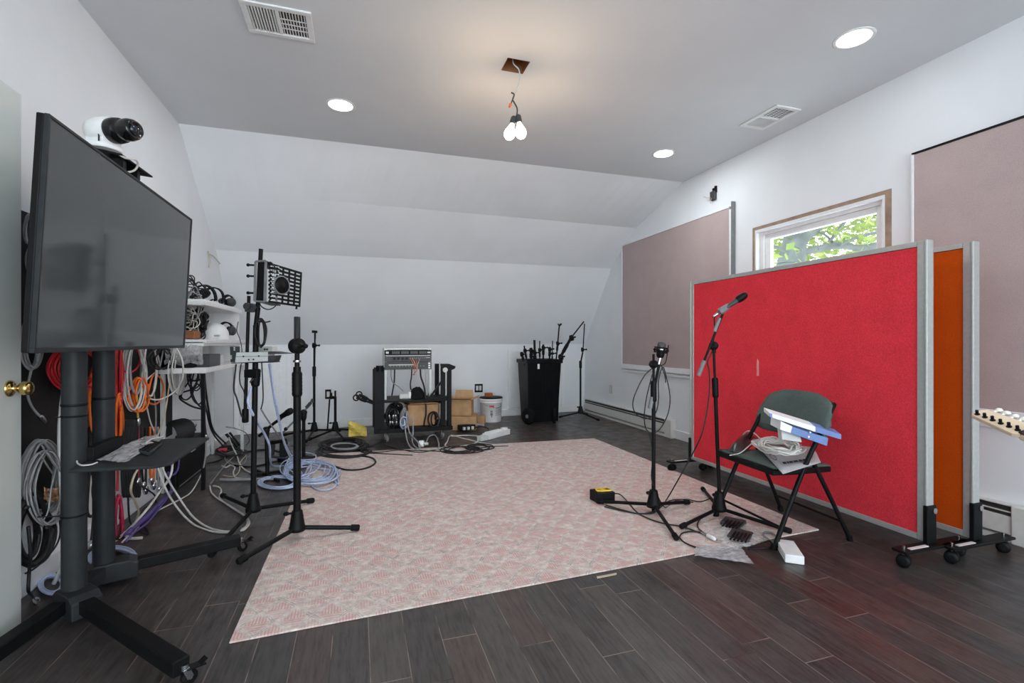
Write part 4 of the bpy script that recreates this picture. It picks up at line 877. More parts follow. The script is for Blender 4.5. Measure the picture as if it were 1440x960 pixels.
def headphones(label, c, ax, fw, r=.085, shade=BLKP, cup=None):
    """c = middle between the ear cups, ax = ear to ear, fw = towards the top of the band"""
    t = thing('headphones', label, 'headphones', c, 'headphones on the desk hutch'); ax = V(ax).normalized(); fw = V(fw); fw = (fw-ax*fw.dot(ax)).normalized(); s_ = ax.cross(fw); c = V(c)
    m = MB()
    pts = [c+ax*r*math.cos(k*math.pi/12)+fw*r*1.15*math.sin(k*math.pi/12) for k in range(13)]
    for k in range(12): m.bar(pts[k], pts[k+1], .032, .011, ax*math.cos((k+.5)*math.pi/12)+fw*math.sin((k+.5)*math.pi/12))
    m.build('headband', shade, t, bevel=.002)
    for sg in (-1, 1):
        p = c+ax*sg*r; o = MB().lathe([(.03, -.028), (.042, -.022), (.044, .0), (.036, .012), (.001, .014)], p, ax*sg, 18).build('ear_cup', cup or DARKP, t)
        MB().lathe([(.022, -.044), (.040, -.040), (.043, -.030), (.040, -.022)], p, ax*sg, 18).build('ear_pad', RUB, o)
        MB().cyl(p+ax*sg*.004, p+fw*.05+ax*sg*.004, .005, n=8).build('slider', STEEL, t)
R0 = V((RT[0], RT[1], 0)); F0 = V((FW[0], FW[1], 0))
headphones('black headphones with pale cups lying on the upper desk shelf, nearest the television', P(287, 420, 4.15), R0*.8+Z*-.5, Z*.9+R0*.3-F0*.2, .105, BLKP, SILV)
headphones('black headphones leaning over the pale pair on the upper desk shelf', P(298, 421, 4.45), R0*.75-Z*.65, Z*.6+R0*.55, .10, BLKP, DARKP)
headphones('small black headphones at the far end of the upper desk shelf', P(319, 425, 4.85), R0*.9-F0*.2, Z+F0*.3, .065, BLKP)
headphones('black headphones standing on the middle desk shelf, band upward', P(317, 465, 4.45), R0, Z+F0*.12, .068, BLKP)
t = thing('rounded_case', 'white rounded case with a red mark on the middle desk shelf', 'case', (-1.2, 4.75, 1.116))
cc = P(300, 466, 4.22); cc.z = 1.117
MB().lathe([(.12, 0), (.122, .02), (.115, .07), (.09, .115), (.05, .14), (.001, .148)], cc, Z, 28).build('shell', WHTP, t)
MB().prism([P(295, 463.5, 4.13), P(300, 463, 4.13), P(300, 465, 4.13), P(295, 465.5, 4.13)], F0*.05).build('red_mark', REDI, t); MB().prism([P(298, 471, 4.12), P(308, 470.5, 4.12), P(308, 473, 4.12), P(298, 473.5, 4.12)], F0*.02).build('white_tag', SILV, t)
t = thing('pale_cup', 'small clear plastic cup behind the rounded case on the middle desk shelf', 'cup', P(297, 455, 4.55))
pc_ = V((P(297, 455, 4.55).x, P(297, 455, 4.55).y, 1.116)); MB().lathe([(.05, 0), (.065, .13), (.06, .13), (.046, .006)], pc_, Z, 20).build('wall', BAG, t); MB().lathe([(.04, .004), (.05, .08), (.001, .09)], pc_, Z, 14).build('contents', C_BLU, t)
t = thing('equipment_case', 'dark grey metal box on the white desk top', 'box', (-1.2, 4.5, .906))
MB().box(-1.30, HX1-.005, 4.2, 4.5, .907, 1.0).build('case', DARKP, t, bevel=.004); MB().box(-1.33, HX1-.09, 4.1, 4.198, .907, .985).build('ribbed_end', BLKP, t, bevel=.004)
m = MB(); m.box(-1.2, -1.12, 4.55, 4.85, .906, .985).build('carton', SILV, label='small grey carton behind the dark box on the white desk top', cat='box', bevel=.004)
g = []
for i in range(13): g.append([V((XL+.06+.02*i+rnd.uniform(-.008, .008), 4.095+.003*rnd.random()-.02*math.sin(math.pi*j/7), .935+.02*j+rnd.uniform(-.006, .006)+.01*math.sin(i))) for j in range(8)])
MB().sheet(g).build('bubble_wrap', BAG, label='crumpled clear bubble wrap stuffed under the middle desk shelf', cat='bubble wrap', flat=True)
def tangle(label, px0, px1, py0, py1, d, turns, seed, r, m, jx=4):
    rn = random.Random(seed); pts = []
    for k in range(turns*7+1):
        a = 2*math.pi*k/7+rn.uniform(-.2, .2)
        if k % 7 == 0: fx, fy, ox, oy = rn.uniform(.45, 1), rn.uniform(.4, 1), rn.uniform(-jx, jx), rn.uniform(-jx, jx)*2
        pts.append(P((px0+px1)/2+ox+(px1-px0)/2*fx*math.cos(a), (py0+py1)/2+oy+(py1-py0)/2*fy*math.sin(a), d+.06*math.sin(a*1.1+k*.3))); pts[-1].x = max(pts[-1].x, XL+.045)
    cable(label, pts, r, m, 'cables heaped on the desk hutch', n=5, sub=4)
tangle('dark cable coil heaped at the top of the desk pile', 254, 278, 386, 428, 3.84, 9, 1, .0048, C_BLK)
tangle('grey cable wound round the top of the desk pile', 255, 287, 400, 450, 3.80, 7, 2, .0042, C_GREY)
tangle('black cable knot in the middle of the desk pile', 255, 288, 425, 475, 3.86, 9, 3, .005, C_BLK)
tangle('white cable looping in front of the desk pile', 250, 282, 432, 468, 3.72, 5, 4, .0042, C_WHT)
tangle('thick black cable bundle at the front of the desk shelf', 270, 293, 434, 462, 3.92, 7, 5, .007, C_BLK, 2)
tangle('pale cable trailing off the edge of the desk shelf', 250, 276, 462, 508, 3.72, 4, 6, .0042, C_WHT)
tangle('black cable nest low at the corner of the desk shelf', 254, 290, 455, 480, 3.84, 7, 7, .005, C_BLK)
tangle('black headset cable nest beside the pale headphones on the upper desk shelf', 272, 292, 398, 430, 3.95, 6, 8, .0055, C_BLK, 3)
tangle('dark cable coil spilling between the two desk shelves', 262, 292, 440, 478, 3.9, 7, 9, .006, C_BLK, 3)
tangle('black cable bunch drooping off the white desk top', 262, 284, 500, 548, 3.72, 5, 10, .0055, C_BLK, 3)
m = MB(); m.box(-1.28, -1.14, 4.12, 4.26, 1.117, 1.18).build('brown_pouch', CARDD, label='brown pouch under the cable heap on the middle desk shelf', cat='pouch', bevel=.012)
GD = 'cables hanging from the desk'
def dc(label, pts, r, m, d=3.74): cable(label, [P(x, y, d+.02*i % .05) if not isinstance(x, V) else x for i, (x, y) in enumerate(pts)], r, m, GD)
dc('black cable hanging from the desk in a wide low loop', [(285, 500), (283, 520), (272, 545), (256, 552), (253, 560), (262, 567), (272, 572), (284, 575)], .007, C_BLK)
dc('black cable hanging from the desk in a round loop', [(272, 500), (268, 530), (258, 548), (255, 558), (262, 562), (270, 555), (275, 540), (283, 545), (285, 560), (280, 568), (272, 562), (268, 545), (274, 520), (278, 505)], .006, C_BLK)
dc('black cable hanging from the desk in a long narrow loop', [(268, 495), (267, 520), (270, 550), (276, 565), (284, 572), (285, 555), (280, 530), (272, 510)], .006, C_BLK)
dc('straight black cable hanging from the desk down behind the shelf', [(278, 505), (284, 520), (286, 545), (287, 575), (288, 600), (290, 614)], .009, C_BLK)
cable('pair-like black cable dropping from the desk to the floor by the wall', [P(287, 514, 3.9), P(289, 545, 3.9), P(294, 580, 4.0), P(300, 605, 4.2), fl(316, 622, .03), fl(320, 627, .01), fl(330, 630, .01)], .008, C_BLK)
cable('second black cable dropping from the desk to the floor by the wall', [P(278, 514, 3.85), P(285, 550, 3.9), P(291, 580, 4.0), P(299, 608, 4.2), fl(314, 627, .02), fl(320, 634, .01), fl(340, 628, .01)], .007, C_BLK)
cable('grey cable hanging from the heap past the desk edge', [P(278, 460, 3.78), P(281, 480, 3.75), P(281, 495, 3.75), P(276, 506, 3.75), P(280, 520, 3.75), P(283, 560, 3.75)], .005, C_GREY)
cable('thin grey cable hanging from the far end of the desk shelf', [P(335, 452, 4.6), P(333, 465, 4.6), P(337, 476, 4.6), P(340, 490, 4.6), P(340, 512, 4.6)], .004, C_BLK)
for k, (a, c) in enumerate((((246, 591), (283, 590)), ((259, 602), (275, 600)))):
    w0, w1 = wx(*a, XL+.004), wx(*c, XL+.004); MB().bar(w0, w1, .006, .006).bar(w1, w1+V((0, .02, .02)), .006, .006).build('wall_hook', BLK, label='%s dark wire hook on the white wall above the black coil' % ('upper', 'lower')[k], cat='hook')
# cables from the audio unit and twin-pole stand
cable('black cable from the grey unit down to the hanging counterweight', [P(332, 512, 2.95), P(330, 530, 2.95), P(329, 548, 2.95), P(333, 560, 2.95), P(337, 575, 2.95), P(340, 585, 2.95), P(344, 588, 2.94)], .005, C_BLK)
cable('black cable with an inline plug beside the twin-pole stand', [P(339, 512, 2.98), P(337, 528, 2.98), P(338, 540, 2.98), P(343, 550, 2.98), P(345, 560, 2.97)], .004, C_BLK)
cable('black cable dropping to a white plug behind the twin-pole stand', [P(368, 510, 2.98), P(369, 530, 2.98), P(370, 560, 3.0), P(367, 575, 3.0)], .004, C_BLK)
cable('pale cable from the white plug slanting down to the small desk stand', [P(367, 575, 3.0), P(373, 585, 3.2), P(383, 600, 3.5), P(391, 611, 3.9)], .0055, C_GREY)
cable('pale blue cable from the grey unit slanting down to the blue coils', [P(380, 511, 2.98), P(384, 543, 3.05), P(389, 570, 3.1), P(394, 595, 3.3), P(400, 625, 3.5), fl(412, 650, .05), fl(425, 665, .02)], .0055, C_BLU)
cable('second pale blue cable bowing from the grey unit to the blue coils', [P(378, 511, 3.0), P(382, 540, 3.06), P(388, 575, 3.15), P(395, 605, 3.3), P(404, 630, 3.5), fl(418, 655, .04), fl(428, 672, .02)], .0045, C_BLU)
cable('thick pale cable from the twin poles bowing to the blue coil', [P(353, 545, 2.95), P(349, 560, 2.95), P(350, 570, 2.95), P(360, 590, 3.0), P(372, 610, 3.2), P(379, 627, 3.3), P(380, 645, 3.5), fl(384, 655, .05), fl(400, 655, .02), fl(425, 655, .02)], .008, C_BLU)
# ------------------------------------------------------------------ floor cables round the stands
GF = 'cables on the floor by the stands'
def fc(label, pts, r, m, z=.008): return cable(label, [fl(x, y, zz if (zz := (e[0] if e else z)) else z) for x, y, *e in pts], r, m, GF)
cable('pale blue cable coil on the bare floor beside the twin-pole stand', floor_coil(393, 678, 30, 9, 5, 41, z=.008, tail=[(420, 676, .012), (440, 670, .02)]), .0065, C_BLU, GF)
cable('pale blue cable coil piled on the rug corner behind the thick stand', floor_coil(438, 664, 38, 16, 7, 42, z=.016, jit=.3), .0065, C_BLU, GF)
cable('pale blue cable looping out flat onto the rug', floor_coil(454, 681, 24, 12, 1, 43, z=.016, tail=[(474, 668, .02), (478, 660, .02)]), .006, C_BLU, GF)
cable('light blue cable wound loosely over the rug-corner coil', floor_coil(420, 656, 30, 20, 4, 44, z=.03, jit=.4), .005, C_BLU, GF)
cable('black cable loop lying on the rug behind the blue coils', [fl(*p, .016) for p in ((470, 655), (485, 660), (505, 660), (520, 656), (528, 650), (524, 644), (510, 641), (492, 641), (475, 642), (455, 640), (430, 644), (400, 650))], .008, C_BLK, GF)
cable('thick black cable coil on the floor left of the equipment cart', floor_coil(480, 625, 36, 9, 5, 45, z=.01, jit=.25, tail=[(520, 627, .01), (545, 618, .03)]), .008, C_BLK, GF)
cable('second black cable coil spreading under the thick coil left of the cart', floor_coil(486, 634, 40, 9, 3, 46, z=.01, jit=.3, tail=[(540, 638, .01), (580, 640, .01)]), .007, C_BLK, GF)
cable('grey jacketed cable glinting inside the black coil', floor_coil(484, 627, 22, 5, 2, 47, z=.025), .007, C_GREY, GF)
fc('white cable wandering from the wall corner across the bare floor', [(312, 655), (318, 657), (324, 654), (330, 657), (328, 664), (331, 671), (340, 673)], .006, C_WHT)
fc('white cable doubled back from the wall side to the rear cart leg', [(295, 683), (297, 692), (305, 700), (315, 706), (328, 714), (340, 722), (349, 730), (350, 737), (344, 744), (338, 746)], .006, C_WHT)
fc('white cable zigzagging beside the doubled cable', [(300, 683), (308, 685), (311, 690), (309, 700), (318, 708), (330, 716), (343, 724), (348, 732), (346, 740), (340, 744)], .006, C_WHT)
fc('grey tube lying flat on the floor beside the twin-pole stand', [(310, 674), (318, 674.5), (340, 674), (365, 673.5), (385, 673)], .011, C_GREY, .014)
fc('grey cable arching over the twin-pole stand leg', [(318, 600, .4), (330, 602, .38), (345, 608, .25), (351, 618, .12), (346, 626, .03), (336, 636), (322, 648), (310, 662), (296, 680)], .005, C_GREY)
fc('white cable bending from the corner around the stand leg', [(322, 615, .2), (327, 628, .1), (333, 640, .02), (337, 652), (345, 661), (356, 666)], .006, C_WHT)
fc('beige cable lying in a low bow on the floor by the stand leg', [(314, 668), (325, 670), (333, 667), (337, 660), (338, 650), (346, 640)], .0045, C_BEI)
fc('long black cable lying from the corner toward the small desk stand', [(291, 651), (305, 648), (320, 641), (335, 637), (352, 634), (370, 632), (390, 634), (405, 640)], .008, C_BLK)
fc('black cable crossing behind the twin-pole stand', [(330, 654), (350, 656), (370, 653), (390, 648), (410, 650), (425, 648)], .008, C_BLK)
fc('thin grey cable circling on the floor by the corner', [(318, 645), (328, 652), (342, 652), (346, 642), (335, 634), (322, 636), (316, 645), (326, 655)], .004, C_GREY)
cable('black cable tangle in the corner under the desk', floor_coil(325, 634, 22, 8, 6, 48, jit=.4), .006, C_BLK, GF)
t = thing('power_plug', 'small red-lit plug in the corner cable tangle', 'plug', fl(312, 636)); pp = fl(312, 636)+Z*.02
MB().cyl(pp+V((-.03, 0, 0)), pp+V((.04, .02, 0)), .02, n=10).build('plug_body', REDI, t); MB().cyl(pp+V((-.05, -.01, 0)), pp+V((-.03, 0, 0)), .012, n=8).build('strain_relief', BLK, t)
MB().bar(P(318, 610, 4.6), P(334, 628, 4.6), .03, .012).bar(P(323, 608, 4.6), P(337, 626, 4.6), .02, .01).build('cable_tray', BLK, label='black bent bracket leaning in the corner cable tangle', cat='bracket')
# ------------------------------------------------------------------ short stands on the bare floor
D = 3.95; q = lambda a, c, d=D: P(a, c, d); cb_ = fl(376, 672)
t = thing('desk_mic_stand', 'short black stand with a boom and small microphone behind the twin-pole stand', 'mic stand', cb_)
MB().bar(fl(352, 668, .012), fl(396, 662, .012), .02, .02).bar(fl(360, 660, .012), fl(392, 676, .012), .02, .02).build('base', BLK, t, bevel=.003)
pole(t, fl(376, 670)+Z*.01, q(375, 610), .016, 'post'); MB().cyl(q(375, 612), q(375, 600), .02, n=14).build('joint', BLKP, t)
MB().tube([q(364, 613), q(375, 604), q(384, 596), q(391, 591)], .012, 8).build('boom_arm', BLK, t); MB().ball(q(374, 605), .03, (1, 1, 1)).build('boom_clutch', BLKP, t)
t2 = thing('small_microphone', 'small black microphone on the short stand behind the twin-pole stand', 'microphone', q(394, 585))
a_ = q(395, 586); d_ = (q(408, 578)-a_).normalized(); MB().lathe([(.014, -.01), (.02, 0), (.022, .05), (.026, .055), (.028, .09), (.02, .11), (.001, .115)], a_, d_, 16).build('mic_body', BLKP, t2); MB().cyl(q(392, 592), q(397, 585), .012, n=10).build('swivel', BLKP, t2)
# pan head
D = 4.15; q = lambda a, c, d=D: P(a, c, d)
pz = fl(398, 648); t = thing('tripod_head', 'dark pan head with a grey handle standing on the floor by the short stand', 'tripod head', pz)
MB().cyl(pz, pz+Z*.06, .05, n=18).build('base', BLKP, t); MB().bar(q(399, 641), q(399, 622), .055, .06).bar(q(382, 622), q(402, 619), .05, .03).build('head_block', BLKP, t, bevel=.006)
MB().bar(q(382, 640), q(384, 618), .04, .03).bar(q(380, 641), q(404, 643), .05, .02).build('clamp_frame', DARKP, t, bevel=.004)
MB().cyl(q(403, 626), q(409, 624.5), .010, n=10).lathe([(.008, 0), (.022, .01), (.024, .07), (.014, .085)], q(408, 625), q(422, 622)-q(408, 625), 16).build('handle', GREYP, t)
# clip stand
D = 4.75; q = lambda a, c, d=D: P(a, c, d); cb_ = fl(427, 645); D = cb_.x*FW[0]+cb_.y*FW[1]
t = thing('mic_stand', 'short black stand with a slanted boom and empty clip just behind the thick stand', 'mic stand', cb_)
MB().lathe([(.085, 0), (.085, .012), (.04, .022), (.018, .03)], cb_+V((.02, 0, 0)), Z, 24).build('round_base', BLK, t)
pole(t, cb_+Z*.02, q(427, 592, D), .016, 'lower_tube'); pole(t, q(427, 594, D), q(427, 580, D), .01, 'upper_tube'); MB().lathe([(.016, 0), (.026, .03), (.028, .07), (.02, .085)], q(427, 592, D), Z, 14).ball(q(427, 580, D), .032).build('boom_clutch', BLKP, t)
pole(t, q(391, 615, D), q(433, 572, D), .009, 'boom_arm', GREYP); MB().ball(q(402, 603, D), .018).build('boom_knob', BLKP, t)
MB().bar(q(431, 573, D), q(437, 566, D), .03, .025).tube([q(436, 568, D), q(439, 561, D), q(440, 566, D)], .008).build('mic_clip', DARKP, t)
# two stands near the back wall
t, c = tripod('mic_stand', 'slim black stand with folded boom and empty clip near the back wall', (-.47, 6.0), [(-.52, 5.62), (-.80, 6.1), (-.2, 6.2)], .17, .08, .011)
D = c.x*FW[0]+c.y*FW[1]; q = lambda a, c_, d=None: P(a, c_, D)
tp = V((c.x, c.y, 0)); pole(t, c+Z*.17, c+Z*.75, .014, 'lower_tube'); pole(t, c+Z*.7, c+Z*1.03, .010, 'upper_tube'); knurl(t, c+Z*.7, Z, .11, .02); boom_clutch(t, c+Z*1.055, (1, -.3, 0), .03)
pole(t, q(441.5, 565), q(443, 468), .009, 'boom_arm'); MB().cyl(q(441.3, 571), q(441.7, 558), .014, n=10).build('counterweight', BLKP, t); MB().bar(q(439, 466), q(446, 466.5), .03, .03).bar(q(443, 476), q(443, 467), .02, .02).build('mic_clip', BLKP, t, bevel=.004)
t, c = tripod('mic_stand', 'short black stand folded low in front of the dark framed outlet', (-.24, 5.96), [(-.13, 5.58), (-.50, 5.72), (.02, 6.15)], .17, .08, .011)
D = c.x*FW[0]+c.y*FW[1]
pole(t, c+Z*.17, c+Z*.46, .015, 'lower_tube'); pole(t, c+Z*.45, c+Z*.53, .010, 'upper_tube'); MB().bar(q(464, 558), q(472, 559), .05, .03).cyl(q(466, 561), q(465.5, 552), .014, n=10).build('boom_clutch', BLKP, t, bevel=.004)
pole(t, q(463.5, 561), q(460.5, 604), .009, 'boom_arm')
# yellow bag
yb = fl(503, 614); g = []
for i in range(9):
    u = i/8; g.append([yb+V((-.10+.20*u, .04*math.sin(u*4+j)+.015*j, max(.003, (.19-.10*u)*(j/5)+rnd.uniform(-.008, .008)))) for j in range(6)])
MB().sheet(g).build('paper_wrapper', mat('pale_yellow_paper', (236, 210, 104), .7), label='crumpled yellow wrapper standing on the floor left of the equipment cart', cat='wrapper', solid=.004, flat=True)

# ------------------------------------------------------------------ equipment cart against the back wall
YF, YR = 5.42, 5.92
def f_(x, y, Y=YF): return wy(x, y, Y)
x0, x1 = f_(534, 560).x, f_(625, 560).x
t = thing('equipment_cart', 'black steel rolling equipment cart with one tall post each side by the back wall', 'cart', ((x0+x1)/2, 5.67, 0))
MB().box(x0-.02, x1+.09, YF-.03, YR, .105, .15).build('lower_deck', BLK, t, bevel=.004)
MB().box(x0-.02, x1+.05, YF-.02, YR, .435, .455).build('shelf', BLK, t, bevel=.003)
for yy in (YF, YR-.06):
    MB().box(x0-.06, x0+.05, yy, yy+.06, .10, .82 if yy == YF else .78).build('post', BLK, t, bevel=.005)
    MB().box(x1-.035, x1+.015, yy+.02, yy+.06, .12, .83).build('post', BLK, t, bevel=.004); MB().box(x1+.035, x1+.08, yy-.01, yy+.05, .12, .78).build('post', BLK, t, bevel=.004)
MB().bar((x1-.16, YF+.03, .47), (x1-.02, YF+.03, .66), .02, .02, (0, 1, 0)).bar((x1-.05, YF+.03, .47), (x1-.01, YF+.03, .54), .018, .018, (0, 1, 0)).build('diagonal_brace', BLK, t)
MB().bar((x1-.19, YF+.02, .468), (x1+.04, YF+.02, .468), .03, .035).build('side_rail', BLK, t)
m = MB().prism([f_(620, 511.5), f_(632, 511.5), f_(641, 515), f_(640, 518), f_(629, 523), f_(622, 523)], (0, .07, 0)); m.build('push_handle', BLK, t, bevel=.005)
MB().cyl(f_(626, 520)-V((0, .01, 0)), f_(626, 520)+V((0, .02, 0)), .028, n=16).build('handle_disc', SILV, t)
MB().cyl(f_(534, 522)+V((0, -.01, 0)), f_(534, 514)+V((0, -.01, 0)), .04, n=16).build('post_collar', BLKP, t)
for cx in (x0+.07, x1-.02):
    for cy in (YF+.03, YR-.05): caster(t, (cx, cy, 0), .042, mt=GREYP, tw=.03, yaw=.3)
for k, (a, c, a2, c2) in enumerate(((527, 566, 505, 554.5), (527, 568, 501, 559))):
    t = thing('boom_arm', ('upper', 'lower')[k]+' thin black boom arm with a ring clip sticking out left of the equipment cart', 'boom arm', f_(a, c)); p, e = f_(a, c), f_(a2, c2)
    pole(t, p, e, .012, 'tube'); MB().tube([e+V((.03*math.cos(j*math.pi/4), 0, .03*math.sin(j*math.pi/4))) for j in range(8)], .008, 6, 2, True).build('ring_clip', BLKP, t); MB().lathe([(.013, 0), (.018, .01), (.018, .06), (.013, .07)], p+(e-p)*.45, e-p, 12).build('sleeve', BLKP, t)
# rack with three units
RY = 5.52; r_ = lambda x, y, Y=RY: wy(x, y, Y)
rx0, rx1 = r_(540, 500).x, r_(607, 500).x; ztop, zb = r_(570, 491).z, .456
t = thing('equipment_rack', 'open aluminium rack frame on the equipment cart holding three audio units', 'rack', ((rx0+rx1)/2, 5.7, zb))
for xx in (rx0+.014, rx1-.014):
    MB().box(xx-.016, xx+.016, RY, RY+.03, zb, ztop).build('front_rail', ALU, t, bevel=.002); MB().box(xx-.014, xx+.014, RY+.30, RY+.33, zb, ztop).build('rear_rail', ALU, t)
MB().box(rx0, rx1, RY-.004, RY+.012, ztop-.002, ztop+.014).box(rx0, rx0+.014, RY+.012, RY+.33, ztop-.002, ztop+.014).box(rx1-.014, rx1, RY+.012, RY+.33, ztop-.002, ztop+.014).box(rx0, rx1, RY+.32, RY+.335, ztop-.002, ztop+.014).build('top_edge', ALU, t)
MB().box(rx0+.014, rx1-.014, RY+.012, RY+.32, ztop, ztop+.008).build('top_panel', BLKP, t)
m = MB(); xc = (rx0+rx1)/2
for k, dx in enumerate((-.05, -.025, 0, .03, .045)): m.box(xc+dx-.012, xc+dx+.008, RY+.13+.01*(k % 2), RY+.20-.02*(k % 3), ztop+.008, ztop+.0095)
m.build('white_emblem', WHTP, t)
def rack_unit(label, ya, yb, face, fn):
    za, zb_ = r_(570, ya).z, r_(570, yb).z
    t = thing('rack_unit', label, 'audio unit', (xc, RY, zb_), 'audio units in the rack')
    MB().box(rx0+.032, rx1-.032, RY+.02, RY+.28, zb_+.002, za-.002).build('chassis', BLKP, t); MB().box(rx0+.004, rx1-.004, RY-.010, RY-.005, zb_+.0015, za-.0015).build('face_plate', face, t, bevel=.001); fn(t, za, zb_); return t
def fn1(t, a, c):
    h = a-c; m = MB(); k_ = MB()
    for i in range(4): x = rx0+.085+i*.10; m.box(x, x+.085, RY-.0125, RY-.010, c+h*.2, a-h*.2); [k_.bar((x+.01+j*.02, RY-.0135, c+h*.35), (x+.01+j*.02, RY-.0135, a-h*.35), .004, .003, (0, 1, 0)) for j in range(4)]
    m.build('meter_window', DARKP, t); k_.build('meter_bars', GREYP, t); MB().box(rx0+.02, rx0+.05, RY-.013, RY-.01, c+h*.3, a-h*.3).box(rx1-.05, rx1-.015, RY-.013, RY-.01, c+h*.35, a-h*.35).build('name_tag', SILV, t)
def fn2(t, a, c):
    h = a-c; k_ = MB()
    for i in range(4): x = rx0+.11+i*.045; MB().cyl((x, RY-.03, c+h*.5), (x, RY-.01, c+h*.5), .015, n=14).build('knob', INK, t)
    m = MB()
    for i in range(8): m.cyl((rx0+.285+i*.022, RY-.014, c+h*.55), (rx0+.285+i*.022, RY-.01, c+h*.55), .007, n=8)
    m.build('jack_sockets', GREYP, t); MB().box(rx0+.02, rx1-.02, RY-.0125, RY-.01, a-h*.14, a-h*.04).box(rx1-.07, rx1-.02, RY-.013, RY-.01, c+h*.55, c+h*.62).build('silver_trim', SILV, t)
def fn3(t, a, c):
    h = a-c; m = MB()
    for i in range(12): m.cyl((rx0+.07+i*.033, RY-.015, c+h*.45), (rx0+.07+i*.033, RY-.01, c+h*.45), .008, n=8)
    m.build('knob_row', GREYP, t); MB().box(rx0+.05, rx0+.33, RY-.013, RY-.01, c+h*.56, c+h*.68).build('silver_trim', SILV, t)
    for i in range(3): MB().box(rx1-.04, rx1-.018, RY-.013, RY-.01, c+h*(.12+.28*i), c+h*(.30+.28*i)).build('lit_button', WHTP, t)
rack_unit('black rack unit with four meter windows, topmost in the rack', 492, 499, BLKP, fn1)
rack_unit('grey rack unit with four dark knobs, middle of the rack', 499, 508.5, DARKP, fn2)
rack_unit('grey rack unit with three white buttons, lowest in the rack', 508.5, 519.5, DARKP, fn3)
for k, (a, e) in enumerate(((577, 582), (580, 584.5), (584.5, 586), (590, 586.5))): cable('thin orange-pink patch cable from the middle rack unit, %s of four' % ('first', 'second', 'third', 'fourth')[k], [r_(a, 504, RY-.02), r_((a+e)/2+.5, 509, RY-.05), r_(e, 514, RY-.05), r_(e+.5, 520, RY-.04), r_(583-k, 527, RY+.04)], .0035, C_BEI if k % 2 else C_ORG, 'patch cables on the rack')
cable('thick black cable hanging under the rack near its right rail', [r_(591, 519, RY+.05), r_(592, 530, RY+.02), r_(596, 542, RY-.02), r_(598, 555, RY-.06), r_(599, 570, RY-.09), r_(599, 582, RY-.09), r_(597, 592, RY-.08), r_(596, 600, RY-.05)], .010, C_BLK)
cable('black cable hanging under the rack near its left rail', [r_(555, 519, RY+.1), r_(554.5, 535, RY+.1), r_(553, 545, RY+.1), r_(551, 556, RY+.1)], .009, C_BLK)
cable('grey cable curving from the rack to the white adapter', [r_(550, 519, RY+.12), r_(550, 530, RY+.1), r_(553, 538, RY+.08), r_(561, 544, RY+.05), r_(567, 550, RY+.04)], .006, C_GREY)
cable('black cable from the rack to the black bundle on the cart shelf', [r_(579, 519, RY+.1), r_(578.5, 530, RY+.1), r_(577, 540, RY+.08), r_(578, 548, RY+.06)], .008, C_BLK)
t = thing('power_adapter', 'white adapter brick on the cart shelf under the rack', 'adapter', r_(568, 555, RY+.04)); a = r_(562, 557, RY); MB().box(a.x, a.x+.10, RY+.02, RY+.1, .4555, .51).build('brick', SILV, t, bevel=.008); MB().box(a.x+.10, a.x+.13, RY+.04, RY+.07, .4555, .53).build('plug', WHTP, t, bevel=.004)
g = []
for i in range(11): g.append([V((r_(578, 550).x+.017*i+.004*rnd.random(), RY+.03+.015*j, .457+max(0, .125*math.sin(math.pi*min(1, (i+1)/11))**.5*math.sin(math.pi*j/8)**.6)+rnd.uniform(-.008, .008)*(0 < j < 8))) for j in range(9)])
MB().sheet(g).build('black_bundle', RUB, label='crumpled black bag of cables on the cart shelf under the rack', cat='bag', flat=True)
# lower deck load
def carton(label, pts, h, Yd, m=CARD, flaps=True, open_=True, rotz=0):
    a, b_ = V(pts[0]), V(pts[1]); d = (b_-a); d.z = 0; n = V((-d.y, d.x, 0)).normalized()*Yd
    t = thing('cardboard_box', label, 'box', (a+b_)/2+n*.5, 'cardboard boxes at the back'); w = .006; dn = d.normalized(); nn = n.normalized()
    mb = MB().prism([a, a+d, a+d+n, a+n], (0, 0, w))
    for p, q_, o in ((a, a+d, nn*w), (a+n, a+n+d, -nn*w), (a, a+n, dn*w), (a+d, a+d+n, -dn*w)): mb.prism([p, q_, q_+o, p+o], (0, 0, h))
    mb.build('box_body', m, t)
    if flaps:
        k_ = Z*h
        for p, q_, o in ((a, a+d, -nn*.10+Z*.03), (a+n, a+n+d, nn*.06+Z*.10), (a, a+n, -dn*.09+Z*.05), (a+d, a+d+n, dn*.09+Z*.03)): MB().prism([p+k_, q_+k_, q_+k_+o*.9-(q_-p)*.06, p+k_+o*.9+(q_-p)*.06], o.cross(q_-p).normalized()*.004).build('flap', m, t)
    return t
bx = f_(573, 600, 5.5); carton('open tan cardboard box on the lower deck of the equipment cart', [(bx.x, 5.50, .151), (f_(617, 600, 5.5).x, 5.50, .151)], .235, .33)
t = carton('open cardboard box tilted on top of the closed one right of the equipment cart', [(1.12, 5.98, .171), (1.36, 5.9, .171)], .20, .30, CARD)
MB().prism([(1.13, 6.0, .26), (1.35, 5.93, .26), (1.43, 6.2, .26), (1.2, 6.26, .26)], (0, 0, .05)).build('packing_contents', SILV, t)
t = thing('cardboard_box', 'closed flat cardboard box on the floor right of the equipment cart', 'box', (1.25, 6.0, 0), 'cardboard boxes at the back')
m = MB().prism([(1.1, 5.92, .001), (1.40, 5.82, .001), (1.50, 6.14, .001), (1.2, 6.24, .001)], (0, 0, .168)); m.build('box_body', CARD, t, bevel=.004); MB().prism([(1.13, 5.906, .10), (1.27, 5.859, .10), (1.27, 5.859, .112), (1.13, 5.906, .112)], (0, -.002, 0)).build('tape', KRAFT, t)
